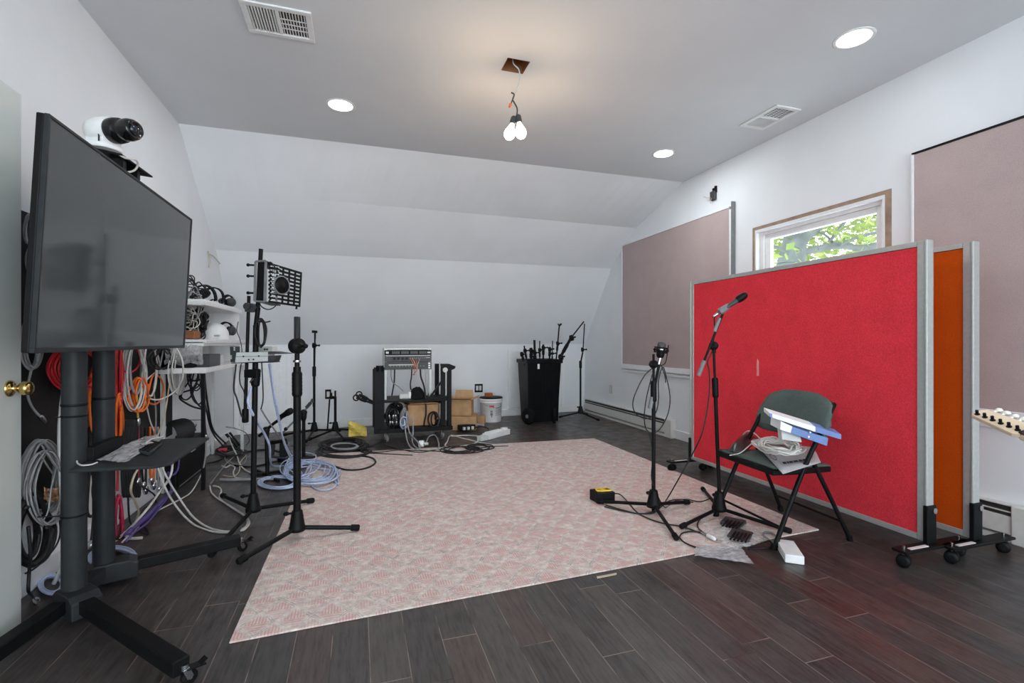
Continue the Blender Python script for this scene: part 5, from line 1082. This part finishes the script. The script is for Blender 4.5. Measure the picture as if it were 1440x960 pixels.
MB().prism([(1.47, 6.25, .001), (1.60, 6.18, .001), (1.66, 6.35, .001), (1.52, 6.42, .001)], (0, 0, .10)).build('flat_carton', CARD, label='small pale carton flap on the floor between the boxes and bucket', cat='carton', bevel=.003)
rn = random.Random(77)
def cart_tangle(label, px0, px1, py0, py1, Y, turns, seed, r, m):
    rr = random.Random(seed); pts = []
    for k in range(turns*7+1):
        a = 2*math.pi*k/7
        if k % 7 == 0: fx, fy, ox = rr.uniform(.4, 1), rr.uniform(.4, 1), rr.uniform(-.25, .25)
        pts.append(wy((px0+px1)/2+(px1-px0)/2*(fx*math.cos(a)*.8+ox), (py0+py1)/2+(py1-py0)/2*fy*math.sin(a), Y+.07*math.sin(k*.6)))
    cable(label, pts, r, m, 'cables on the equipment cart', n=5, sub=4)
cart_tangle('black cable heap on the lower cart deck', 541, 562, 567, 603, 5.52, 12, 1, .009, C_BLK)
cart_tangle('black cable heap behind the grey coil on the lower cart deck', 545, 572, 566, 600, 5.6, 9, 2, .009, C_BLK)
cart_tangle('grey cable coil hanging over the front of the lower cart deck', 562, 576, 572, 603, 5.42, 7, 3, .007, C_GREY)
cart_tangle('pale grey cable wound beside the tan box on the cart', 560, 574, 585, 604, 5.40, 6, 4, .007, C_BLU)
cart_tangle('black cable ring standing against the tan box on the cart', 597, 618, 577, 602, 5.43, 3, 5, .009, C_BLK)
for k in range(6): p = wy(548+k % 3*4.5, 590+k//3*9, 5.45); MB().lathe([(.010, 0), (.014, .01), (.014, .05), (.009, .06)], p, V((.2*(k % 2)-.1, -.2, 1)), 10).build('cable_plug', STEEL, label='silver cable plug in the black heap on the cart, %s of six' % ('first', 'second', 'third', 'fourth', 'fifth', 'sixth')[k], cat='plug', group='plugs in the cart heap')
GW = 'wires on the floor before the cart'
cable('grey cable falling from the cart deck in a long loop', [wy(573, 585, 5.38), wy(574, 600, 5.33), wy(577, 610, 5.3), fl(588, 622, .06), fl(591, 628, .02), fl(586, 632, .01), fl(576, 627, .02), wy(571, 612, 5.28), wy(570, 598, 5.33)], .008, C_GREY, GW)
cable('second grey cable falling from the cart deck to the floor', [wy(580, 585, 5.38), wy(581, 605, 5.3), fl(580, 622, .04), fl(590, 632, .01), fl(605, 633, .01), fl(640, 630, .01)], .008, C_GREY, GW)
cable('black cable lying under the front of the equipment cart', [fl(500, 632, .01), fl(530, 636, .01), fl(560, 633, .01), fl(600, 634, .01), fl(640, 635, .01), fl(665, 632, .01), fl(690, 628, .01), fl(715, 627, .01)], .007, C_BLK, GW)
cable('black cable winding along the far rug edge past the cart', [fl(540, 625, .01), fl(560, 631, .01), fl(590, 636, .01), fl(620, 632, .01), fl(650, 637, .014), fl(668, 634, .012), fl(660, 629, .01), fl(645, 627, .01), fl(625, 629, .01)], .007, C_BLK, GW)
cable('grey cable arching on the floor under the cart', [fl(598, 626, .02), wy(603, 614, 5.3), wy(612, 612, 5.3), fl(617, 624, .03), fl(616, 632, .01)], .007, C_GREY, GW)
cable('white cable wiggling on the floor right of the cart', [fl(628, 622, .02), fl(626, 627, .012), fl(636, 630, .01), fl(650, 627, .01), fl(666, 624, .01), fl(674, 617, .015), fl(672, 613, .02), fl(655, 612, .01), fl(634, 613, .01)], .008, C_WHT, GW)
cable('thin white cable crossing the floor right of the cart', [fl(629, 621, .01), fl(634, 612, .01), fl(650, 616, .01), fl(663, 619, .01), fl(680, 623, .01), fl(700, 626, .01), fl(722, 627, .012)], .0065, C_WHT, GW)
cable('black wire loops between the cart and the white power strip', floor_coil(672, 628, 22, 5, 4, 51, jit=.4), .006, C_BLK, GW)
cable('black wire loops on the floor before the equipment cart', floor_coil(650, 632, 26, 5, 3, 52, jit=.4, z=.014), .006, C_BLK, GW)
pz = fl(594, 629); t = thing('white_plug', 'chunky white plug on the floor in front of the equipment cart', 'plug', pz); MB().lathe([(.02, 0), (.034, .01), (.036, .05), (.03, .06)], pz+Z*.037+V((-.04, .02, 0)), V((1, -.25, 0)), 14).build('plug_body', WHTP, t); MB().cyl(pz+Z*.037+V((.02, 0, 0)), pz+Z*.037+V((.06, -.01, 0)), .014, n=10).build('strain_relief', SILV, t)
# power strips
a, b_ = fl(717.5, 610.5), fl(688, 618.5); d = (a-b_); d.z = 0; L = d.length; d.normalize(); n = V((-d.y, d.x, 0))
t = thing('power_strip', 'long white power strip housing lying on the floor before the bucket', 'power strip', (a+b_)/2)
MB().prism([b_+Z*.002, a+Z*.002, a+n*.10+Z*.002, b_+n*.10+Z*.002], (0, 0, .062)).build('housing', WHTP, t, bevel=.004); MB().prism([b_+d*.02+n*.03+Z*.064, b_+d*.28+n*.03+Z*.064, b_+d*.28+n*.085+Z*.064, b_+d*.02+n*.085+Z*.064], (0, 0, .014)).prism([b_+d*.32+n*.03+Z*.064, a-d*.01+n*.03+Z*.064, a-d*.01+n*.085+Z*.064, b_+d*.32+n*.085+Z*.064], (0, 0, .016)).build('cover', WHTP, t, bevel=.003)
MB().prism([b_-d*.12+n*.02+Z*.002, b_-d*.005+n*.0+Z*.002, b_-d*.005+n*.10+Z*.002, b_-d*.12+n*.08+Z*.002], (0, 0, .05)).build('end_flap', SILV, t, bevel=.003)
a, b_ = fl(669, 606), fl(647, 608); d = (a-b_).normalized(); n = V((-d.y, d.x, 0))
t = thing('power_strip', 'black power strip with pale plugs beside the cardboard boxes', 'power strip', (a+b_)/2)
MB().prism([b_+Z*.02, a+Z*.02, a+n*.09+Z*.02, b_+n*.09+Z*.02], (0, 0, .06)).build('housing', BLKP, t, bevel=.004)
for k in range(3): p = b_+d*(.03+.055*k)-n*.002+Z*.03; MB().prism([p, p+d*.03, p+d*.03+Z*.035, p+Z*.035], -n*.03).build('plug', SILV, t, bevel=.003)
MB().tube([a+Z*.05, a+d*.08+Z*.05, a+d*.15-n*.05+Z*.02, fl(680, 611, .012), fl(676, 614, .01)], .008).build('cord', C_BLK, t)
MB().tube([a+n*.05+Z*.06, a+n*.05+d*.06+Z*.07, a+n*.05+d*.13+Z*.05], .014, 8).build('plug_lead', C_GREY, t)
# bucket
bk = fl(690.5, 592); t = thing('bucket', 'white plastic bucket with red and black print near the back wall', 'bucket', bk); hb_ = .325
MB().lathe([(.135, .002), (.137, .006), (.152, hb_-.06), (.158, hb_-.058), (.158, hb_-.05), (.153, hb_-.048), (.153, hb_-.03), (.160, hb_-.028), (.160, hb_-.004), (.154, hb_), (.148, hb_-.004), (.132, .012), (.001, .01)], bk, Z, 36).build('pail', WHTP, t)
MB().lathe([(.001, hb_-.012), (.15, hb_-.012), (.16, hb_-.004), (.163, hb_+.006), (.155, hb_+.012), (.12, hb_+.016), (.001, hb_+.013)], bk, Z, 36).build('lid', BLKP, t)
MB().tube([bk+V((-.157, 0, hb_-.04)), bk+V((-.10, -.13, hb_-.09)), bk+V((0, -.165, hb_-.12)), bk+V((.10, -.13, hb_-.11)), bk+V((.157, 0, hb_-.04))], .003, 6).build('handle_wire', STEEL, t)
def arcband(mb, a0, a1, z0, z1, r=.1565):
    n_ = 6; P0 = [bk+V((r*(.90+.1*z/hb_)*math.sin(a0+(a1-a0)*k/n_), -r*(.90+.1*z/hb_)*math.cos(a0+(a1-a0)*k/n_), z)) for z in (z0, z1) for k in range(n_+1)]
    return mb.add(P0, [(k, k+1, k+n_+2, k+n_+1) for k in range(n_)], True)
arcband(MB(), -.42, .02, .205, .235).build('red_print', REDI, t); m = arcband(MB(), -.34, -.1, .10, .135); arcband(m, -.26, -.16, .075, .10); arcband(m, -.32, -.12, .14, .165); m.build('black_print', GREYP, t)
m = MB()
for k in range(6): arcband(m, .15, .75-.1*(k % 2), .10+.018*k, .106+.018*k)
m.build('text_lines', GREYP, t)
m = MB().prism([bk+V((-.10, -.03, hb_+.017)), bk+V((.01, -.06, hb_+.017)), bk+V((.03, .03, hb_+.017)), bk+V((-.08, .05, hb_+.017))], (0, 0, .05)); m.build('sanding_block', mat('rust_block', (150, 84, 48), .8), label='rust-brown block lying on the lid of the white bucket', cat='block', bevel=.012)
# bin
bx0, bx1 = wy(742, 590, 5.98).x, wy(788, 590, 5.98).x; bY = 5.98; t = thing('rolling_bin', 'tall black wheeled bin full of folded stands by the back wall', 'bin', ((bx0+bx1)/2, 6.2, 0))
h = .86; m = MB(); rr = [(bx0+.02, bx1-.02, bY+.02, 6.31, .03), (bx0+.012, bx1-.012, bY+.012, 6.34, .35), (bx0-.005, bx1+.012, bY-.01, 6.39, h)]
vs = []
for a, c, e, f2, z in rr: vs += [(a, e, z), (c, e, z), (c, f2, z), (a, f2, z)]
i_ = .014; vs += [(rr[2][0]+i_, rr[2][2]+i_, h), (rr[2][1]-i_, rr[2][2]+i_, h), (rr[2][1]-i_, rr[2][3]-i_, h), (rr[2][0]+i_, rr[2][3]-i_, h)]+[(rr[0][0]+i_, rr[0][2]+i_, .06), (rr[0][1]-i_, rr[0][2]+i_, .06), (rr[0][1]-i_, rr[0][3]-i_, .06), (rr[0][0]+i_, rr[0][3]-i_, .06)]
fs = [(3, 2, 1, 0), (16, 17, 18, 19)]
for L_ in range(4):
    for k in range(4): a, c = L_*4+k, L_*4+(k+1) % 4; fs.append((a, c, c+4, a+4))
m.add(vs, fs); m.build('bin_body', BIN, t, bevel=.012)
MB().box(bx0-.02, bx1+.025, bY-.03, bY+.0, h-.05, h).box(bx0-.02, bx0-.006, bY, 6.39, h-.05, h).box(bx1+.012, bx1+.026, bY, 6.39, h-.05, h).build('rim', BIN, t, bevel=.005)
for xx in (bx0+.12, bx0+.21, bx1-.20, bx1-.11): MB().bar((xx, bY+.022, .16), (xx, bY-.005, h-.06), .016, .016).build('rib', BIN, t)
MB().box(bx0+.13, bx0+.155, bY-.035, bY-.02, h-.12, h-.055).build('white_tag', WHTP, t)
for xx in (bx0+.03, bx1-.065): 
    o = MB().lathe([(.04, -.025), (.10, -.022), (.11, -.012), (.11, .012), (.10, .022), (.04, .025)], (xx, bY+.06, .11), V((1, .6 if xx < 2.4 else -.4, 0)), 24).build('wheel', RUB, t)
    m = MB(); ax_ = V((1, .6 if xx < 2.4 else -.4, 0)).normalized(); a1, b1, c1 = basis(ax_)
    for k in range(5): g_ = b1*math.cos(k*1.2566)+c1*math.sin(k*1.2566); m.bar(V((xx, bY+.06, .11))+g_*.02, V((xx, bY+.06, .11))+g_*.085, .056, .02, ax_)
    m.cyl(V((xx, bY+.06, .11))-ax_*.03, V((xx, bY+.06, .11))+ax_*.03, .025, n=12); m.build('spokes', GREYP, o)
GB = 'folded stands in the wheeled bin'
def binned(label, px, top, cy, r=.012, lean=0.0, Y=6.2, cl=.03):
    Y = min(Y, 6.2)
    px = max(px, 745); p, e = wy(px, 540, Y), wy(px+lean, top, Y); t = thing('folded_stand', label, 'mic stand', p, GB); pole(t, p, e, r, 'tube'); k = (540-cy)/(540-top); c_ = p+(e-p)*k
    MB().lathe([(r, -.05), (r*1.6, -.04), (r*1.6, .01), (r, .02)], c_-(e-p).normalized()*.05, e-p, 12).build('sleeve', BLKP, t); boom_clutch(t, c_, (.8, -.6, .1), cl); return t, e
binned('folded stand leaning at the near corner of the bin, short knob showing', 747, 486, 493, .010, -10, 6.15)
binned('folded stand with the low fat clutch at the corner of the bin', 746, 495, 498, .012, -13, 6.1, .034)
binned('folded stand with the big clutch beside the corner of the bin', 747, 492, 493, .016, 0, 6.2, .042)
binned('folded stand with a thick pole end rising in the bin', 753, 478, 496, .016, -1.5, 6.25, .036)
binned('folded stand with a thin pole and low clutch in the middle of the bin', 759, 479, 492, .008, 0, 6.2, .028)
binned('folded stand with the high clutch in the middle of the bin', 764, 484, 489, .012, 0, 6.25, .036)
binned('folded stand with the T-shaped clutch right of the middle of the bin', 772, 490, 491, .012, 1, 6.2, .034)
binned('folded stand with a bare thin pole right of the middle of the bin', 776, 479, 497, .007, 1, 6.22, .018)
t, e = binned('tall folded stand with an empty clip on top, far side of the bin', 779, 458, 483, .010, 7.5, 6.2, .032)
MB().bar(e, e+V((.03, 0, .03)), .025, .02).bar(e, e+V((-.02, 0, .03)), .02, .012).build('mic_clip', BLKP, t)
p, e, k = wy(788, 502, 6.1), wy(803, 475, 6.1), wy(821, 452, 6.12)
t = thing('folded_stand', 'jointed boom arm slanting out over the rim of the bin', 'mic stand', p, GB); pole(t, p, e, .020, 'lower_arm'); pole(t, e, k, .009, 'boom_arm'); boom_clutch(t, e+V((0, -.02, 0)), (.5, -.8, .2), .042); boom_clutch(t, p+V((0, -.02, 0)), (.5, -.8, .2), .045)
MB().lathe([(.02, 0), (.026, .01), (.026, .12), (.02, .13)], p+(e-p)*.25, e-p, 14).build('sleeve', BLKP, t)
# corner stand
t, c = tripod('mic_stand', 'slim black boom stand standing in the corner by the long heater', (3.06, 6.32), [(2.75, 6.35), (3.15, 5.95), (3.25, 6.5)], .17, .08, .011)
D = c.x*FW[0]+c.y*FW[1]; q = lambda a, c_: P(a, c_, D)
pole(t, c+Z*.16, c+Z*.80, .014, 'lower_tube'); pole(t, c+Z*.78, q(819.5, 495), .011, 'upper_tube'); knurl(t, c+Z*.72, Z, .1, .02); boom_clutch(t, q(819, 491.5), (.9, -.3, .05), .034); pole(t, q(820, 490), q(822, 455), .008, 'boom_arm')

# ------------------------------------------------------------------ what lies on the folding chair
S0 = .437
def cl(x, y, z=0.0): return xf @ V((x, y, S0+z))      # a point in the chair's own frame, z above the seat
bkp = [fl(1053, 616, S0+.03), fl(1143, 629, S0+.03), fl(1154, 650, S0-.002), fl(1101, 666, S0-.012)]
t = thing('booklet', 'grey printed booklet sliding over the front edge of the folding chair', 'booklet', bkp[3])
up = (bkp[1]-bkp[0]).cross(bkp[3]-bkp[0]); up = up.normalized() if up.z > 0 else -up.normalized()
nn = 8; g = [[(bkp[0]*(1-u/nn)+bkp[1]*u/nn)*(1-v/nn)+(bkp[3]*(1-u/nn)+bkp[2]*u/nn)*v/nn+up*.006*math.sin(math.pi*v/nn) for v in range(nn+1)] for u in range(nn+1)]
MB().sheet(g).build('cover', PAPER, t, solid=.004)
def bkq(u, v): return (bkp[0]*(1-u)+bkp[1]*u)*(1-v)+(bkp[3]*(1-u)+bkp[2]*u)*v+up*(.0085+.006*math.sin(math.pi*v))
m = MB(); u = .16
for w_l in (.09, .05, .10, .12, .09, .13):
    m.add([bkq(u, .80), bkq(u+w_l*.85, .80), bkq(u+w_l*.85, .855), bkq(u, .855)], [(0, 1, 2, 3)]); u += w_l
m.add([bkq(.58, .92), bkq(.70, .92), bkq(.70, .955), bkq(.58, .955)], [(0, 1, 2, 3)])
m.build('printed_line', INK, t); m = MB(); m.tube([bkq(.62+.08*math.cos(k*math.pi/5), .48+.13*math.sin(k*math.pi/5)) for k in range(10)], .0012, 5, 2, True); m.tube([bkq(.08+.05*math.cos(k*math.pi/5), .66+.08*math.sin(k*math.pi/5)) for k in range(10)], .0012, 5, 2, True); m.build('printed_ring', INK, t)
rr_ = random.Random(5); pts = []
for k in range(15*10+1):
    a = 2*math.pi*k/10
    if k % 10 == 0: fx, fy, ox, oz = rr_.uniform(.6, 1), rr_.uniform(.45, 1), rr_.uniform(-5, 5), rr_.uniform(.0, .045)
    c_ = fl(1094+ox+36*fx*math.cos(a), 627+ox*.1+10*fy*math.sin(a)+5*fx*math.cos(a), S0+.04+oz*1.5); c_.z += .012*math.sin(a*2+k); pts.append(c_)
cable('beige cable coil heaped on the booklet on the folding chair', pts, .0042, C_WHT, n=6, sub=4)
cable('beige cable end curling off the coil over the seat back corner', [fl(1110, 640, S0+.05), fl(1098, 634, S0+.06), fl(1075, 622, S0+.07), fl(1062, 610, S0+.08), fl(1053, 606, S0+.09), fl(1046, 610, S0+.06), fl(1043, 620, S0+.01)], .004, C_WHT)
g = []
for i in range(11):
    row = []
    for j in range(11):
        u, v = i/10, j/10; e = math.sin(math.pi*u)**.5*math.sin(math.pi*v)**.5 if 0 < i < 10 and 0 < j < 10 else 0
        p_ = (fl(1024, 634, S0)*(1-u)+fl(1046, 638, S0)*u)*(1-v)+(fl(1044, 614, S0)*(1-u)+fl(1068, 618, S0)*u)*v
        row.append(p_+Z*(.002+.06*e*(1+.25*math.sin(u*7)*math.cos(v*6))))
    g.append(row)
MB().sheet(g).build('glove', mat('black_leather', (40, 44, 44), .3, var=.2), label='crumpled black leather pouch at the front corner of the folding chair', cat='pouch')
cable('thin beige cable looped on the seat beside the leather pouch', [fl(1026, 640, S0+.006), fl(1040, 637, S0+.012), fl(1052, 628, S0+.05), fl(1060, 620, S0+.07)], .003, C_WHT)
def slab4(p, th): return MB().prism([V(q_) for q_ in p], th)
D = 2.60; q = lambda a, c, d=D: P(a, c, d)
t = thing('blue_carton', 'long thin blue and white carton lying across the top on the folding chair', 'carton', q(1130, 605))
MB().prism([q(1082, 580), q(1147, 600), q(1147, 607.5), q(1082, 586)], F0*.06+Z*.02).build('white_sleeve', WHTP, t, bevel=.002); MB().prism([q(1147.2, 600), q(1183.5, 611), q(1183, 618), q(1147.2, 607.5)], F0*.06+Z*.02).build('blue_end', BLUEB, t, bevel=.002)
MB().prism([q(1082.2, 580.6, D-.003), q(1086, 581.7, D-.003), q(1086, 587, D-.003), q(1082.2, 585.8, D-.003)], F0*.002).build('blue_tip', BLUEB, t)
t = thing('blue_carton', 'short blue and white carton under the long thin one on the folding chair', 'carton', q(1140, 620))
MB().prism([q(1115, 600), q(1165, 616), q(1163, 627), q(1112, 609)], F0*.10+Z*.01).build('box', BLUEB, t, bevel=.002); MB().prism([q(1098, 592), q(1114.6, 599.5), q(1112, 609), q(1097, 604)], F0*.10+Z*.01).build('white_face', WHTP, t, bevel=.002)
m = MB().ball(q(1137, 614, D-.005), .006).ball(q(1139, 608, D-.005), .006); m.build('white_dots', WHTP, t)
MB().prism([q(1098, 600, 2.64), q(1125, 610, 2.64), q(1128, 622, 2.64), q(1100, 618, 2.64)], F0*.04).build('white_packet', SILV, label='small white packet wedged under the short blue carton', cat='packet', bevel=.003)
MB().bar(cl(.12, .10, -.07), cl(.155, .13, -.075), .008, .006).build('seat_tag', WHTP, label='white tag hanging below the seat of the folding chair', cat='tag')
# ------------------------------------------------------------------ small things on the rug and floor
D0 = [fl(*p, RZ+.001) for p in ((829, 701.5), (840, 708), (865, 706), (853, 699))]
t = thing('direct_box', 'small black box with yellow top lying on the rug beside the shock-mounted stand', 'box', D0[0])
MB().prism(D0, (0, 0, .07)).build('case', BLKP, t, bevel=.004)
cc = (D0[0]+D0[1]+D0[2]+D0[3])/4; e1 = (D0[2]-D0[1]); e2 = (D0[0]-D0[1])
m = MB()
for u, v, su, sv in ((.0, .05, .36, .28), (-.25, -.15, .16, .2), (.25, -.1, .18, .22), (.05, -.3, .3, .08)):
    c_ = cc+e1*u+e2*v+Z*.072; m.prism([c_-e1*su-e2*sv*.7, c_+e1*su-e2*sv, c_+e1*su*.9+e2*sv, c_-e1*su*.8+e2*sv*.8], (0, 0, .008))
m.build('yellow_mark', YEL, t, bevel=.002)
GR = 'cables on the rug by the chair'
rz = .016
cable('black cable curving from the black box across the rug to the plug', [fl(862, 694, .05), fl(872, 695, .03), fl(885, 708, rz), fl(897, 721, rz), fl(915, 730, rz), fl(935, 736, rz), fl(958, 740, rz), fl(985, 749, rz), fl(1000, 755, rz)], .0042, C_BLK, GR)
cable('black cable joining the two tripod stands over the rug', [fl(852, 710, rz), fl(880, 718, rz), fl(900, 722, rz), fl(918, 719, .03), fl(930, 710, .03), fl(945, 703, rz), fl(965, 702, rz), fl(985, 705, rz), fl(1000, 700, .05)], .0042, C_BLK, GR)
o = cable('black cable with a white plug looping on the rug before the boom stand', [fl(1000, 722, .03), fl(990, 725, rz), fl(982, 733, rz), fl(982, 742, rz), fl(992, 750, rz), fl(1005, 757, rz), fl(1015, 762, rz)], .0042, C_BLK, GR)
p, e = fl(994, 752, rz+.01), fl(1008, 759, rz+.01); MB().lathe([(.006, 0), (.011, .006), (.011, .05), (.008, .06)], p, e-p, 12).build('plug', WHTP, o)
cable('black cable bowing over the near edge of the rug', [fl(985, 771, rz), fl(975, 768, rz), fl(962, 762, rz), fl(956, 755, rz), fl(960, 749, rz), fl(972, 747, rz), fl(985, 748, rz)], .0042, C_BLK, GR)
cable('black lead folded on the floor between bags and white box', [fl(1052, 772, .012), fl(1066, 771, .008), fl(1080, 770, .008), fl(1085, 766, .008), fl(1082, 760, .02), fl(1070, 764, .03)], .0042, C_BLK, GR)
cable('grey woven strap curled beside the white box on the floor', [fl(1076, 748, rz), fl(1073, 752, rz), fl(1080, 758, rz), fl(1090, 763, rz), fl(1098, 762, rz), fl(1092, 754, rz), fl(1084, 749, rz), fl(1077, 748, rz)], .006, GREYP, GR)
bag('plastic_bag', 'clear plastic bag with black parts inside on the rug corner by the chair', 'plastic bag', [(985, 750), (1030, 774), (1083, 762), (1040, 726)], RZ+.004, BAG, 5, .02)
bag('plastic_bag', 'flat empty clear plastic bag lying over the near rug edge', 'plastic bag', [(976, 782), (1060, 794), (1040, 768), (978, 768)], RZ+.003, FOIL, 9, .006)
for k, (pp_, lb) in enumerate(((((1012, 738), (1040, 744), (1050, 736), (1020, 730)), 'black folded clip in the clear bag on the rug, farther of two'), (((1022, 757), (1054, 763), (1060, 753), (1030, 746)), 'black ribbed grip in the clear bag on the rug, nearer of two'))):
    t = thing('mic_clip', lb, 'clip', fl(*pp_[0], RZ+.004)); MB().prism([fl(*z_, RZ+.004) for z_ in pp_], (0, 0, .022)).build('grip', DARKP, t, bevel=.006)
    m = MB(); A, B, C_, D_ = [fl(*z_, RZ+.028) for z_ in pp_]
    for j in range(5): m.bar(A*(1-.15-.17*j)+B*(.15+.17*j), D_*(1-.15-.17*j)+C_*(.15+.17*j), .008, .008)
    m.build('ribs', BLKP, t)
wb = [fl(*p, .001) for p in ((1105, 791), (1132, 794.5), (1131, 783), (1110, 768))]
a, b_ = fl(1104, 791), fl(1131.5, 795); d = b_-a; n = fl(1091, 768)-a
t = thing('white_box', 'white power adapter box on the floor at the foot of the folding chair', 'adapter', a)
MB().prism([a+Z*.001, b_+Z*.001, b_+n+Z*.001, a+n+Z*.001], (0, 0, .042)).build('shell', WHTP, t, bevel=.004); MB().prism([a+n*.1+Z*.018, a+n*.9+Z*.018, a+n*.9+Z*.020, a+n*.1+Z*.020], -d*.004).build('side_seam', GREYP, t)
MB().prism([fl(839, 811, .003), fl(867, 805.5, .003), fl(867, 808, .003), fl(840, 813.5, .003)], (0, 0, .002)).build('rug_tag', C_BEI, label='narrow off-white tag sticking out from the near edge of the rug', cat='tag')
m = MB(); a, b_ = wx(1064, 528, 2.733), wx(1065.5, 505, 2.733)
pt = [o for o in bpy.data.objects if o.name.startswith('rolling_partition')][0]
m.prism([a, wx(1067, 528, 2.733), wx(1067, 508, 2.733), wx(1065, 504, 2.733), wx(1064, 512, 2.733)], (.002, 0, 0)).build('scuff', mat('pale_scuff', (232, 150, 150), .9), pt, label='pale scuff on the red felt')
# ------------------------------------------------------------------ guitar lying at the right, only its headstock in view
D = 1.5; tip, nut = P(1373, 583, 1.58), P(1447, 612, 1.42); ax = (nut-tip); L = ax.length; ax.normalize(); sd = ax.cross(V((0, 0, 1))).normalized(); n_ = sd.cross(ax); tl = (n_*1+sd*.35).normalized(); n_ = tl; sd = ax.cross(n_).normalized()
if sd.dot(V((FW[0], FW[1], 0))) > 0: sd = -sd
t = thing('guitar', 'guitar with cream headstock and tuning pegs jutting in beside the taupe panel', 'guitar', tip+ax*.6)
hp = [(0, -.012), (.012, -.024), (L*.9, -.034), (L, -.022), (L, .022), (L*.92, .034), (.012, .03), (0, .018)]
MB().prism([tip+ax*a+sd*c for a, c in hp], n_*.013).build('headstock', MAPLE, t, bevel=.002)
for k in range(6):
    for sg in (-1, 1):
        p = tip+ax*(.018+k*L*.155)+sd*sg*.03
        if sg == 1: MB().cyl(p, p+sd*.018+n_*.004, .0035, n=8).ball(p+sd*.026+n_*.004, .0095, (1, 1, .8)).build('tuning_peg', PEARL, t)
        else: MB().cyl(p+sd*.018+n_*.012, p+sd*.018+n_*.028, .0042, n=10).cyl(p+sd*.018+n_*.012, p+sd*.018+n_*.015, .007, n=12).build('string_post', BLK, t)
e = nut+ax*.48
MB().bar(nut-ax*.01, e, .046, .022, n_).build('neck', MAPLE, t, bevel=.006); MB().bar(nut+n_*.014, e+n_*.014, .044, .006, n_).build('fingerboard', mat('rosewood', (70, 46, 34), .5), t); MB().bar(nut+n_*.008-ax*.006, nut+n_*.008, .045, .02, n_).build('nut', INK, t)
bo = [(0, -.06), (.06, -.15), (.16, -.16), (.22, -.13), (.34, -.17), (.42, -.12), (.44, 0), (.42, .12), (.34, .17), (.22, .13), (.16, .16), (.02, .15), (.05, .06)]
MB().prism([e-ax*.03+ax*a+sd*c-n_*.01 for a, c in bo], -n_*.042).build('body', MAPLE, t, bevel=.01)
bc = e+ax*.18; zt = bc.z-.16; t = thing('stool', 'plain round stool under the guitar body, out of the picture', 'stool', (bc.x, bc.y, 0))
MB().lathe([(.001, zt-.03), (.17, zt-.03), (.175, zt-.01), (.17, zt), (.001, zt)], (bc.x, bc.y, 0), Z, 28).build('seat', BLK, t)
for k in range(4): a = k*math.pi/2+.4; MB().cyl((bc.x+.11*math.cos(a), bc.y+.11*math.sin(a), zt-.03), (bc.x+.19*math.cos(a), bc.y+.19*math.sin(a), 0), .013, n=10).build('leg', BLK, t)
MB().prism([V((bc.x-.08, bc.y-.08, zt)), V((bc.x+.08, bc.y-.08, zt)), V((bc.x+.08, bc.y+.08, zt)), V((bc.x-.08, bc.y+.08, zt))], (0, 0, .11)).build('cushion', RUB, label='dark cushion propping the guitar on the stool, out of the picture', cat='cushion')
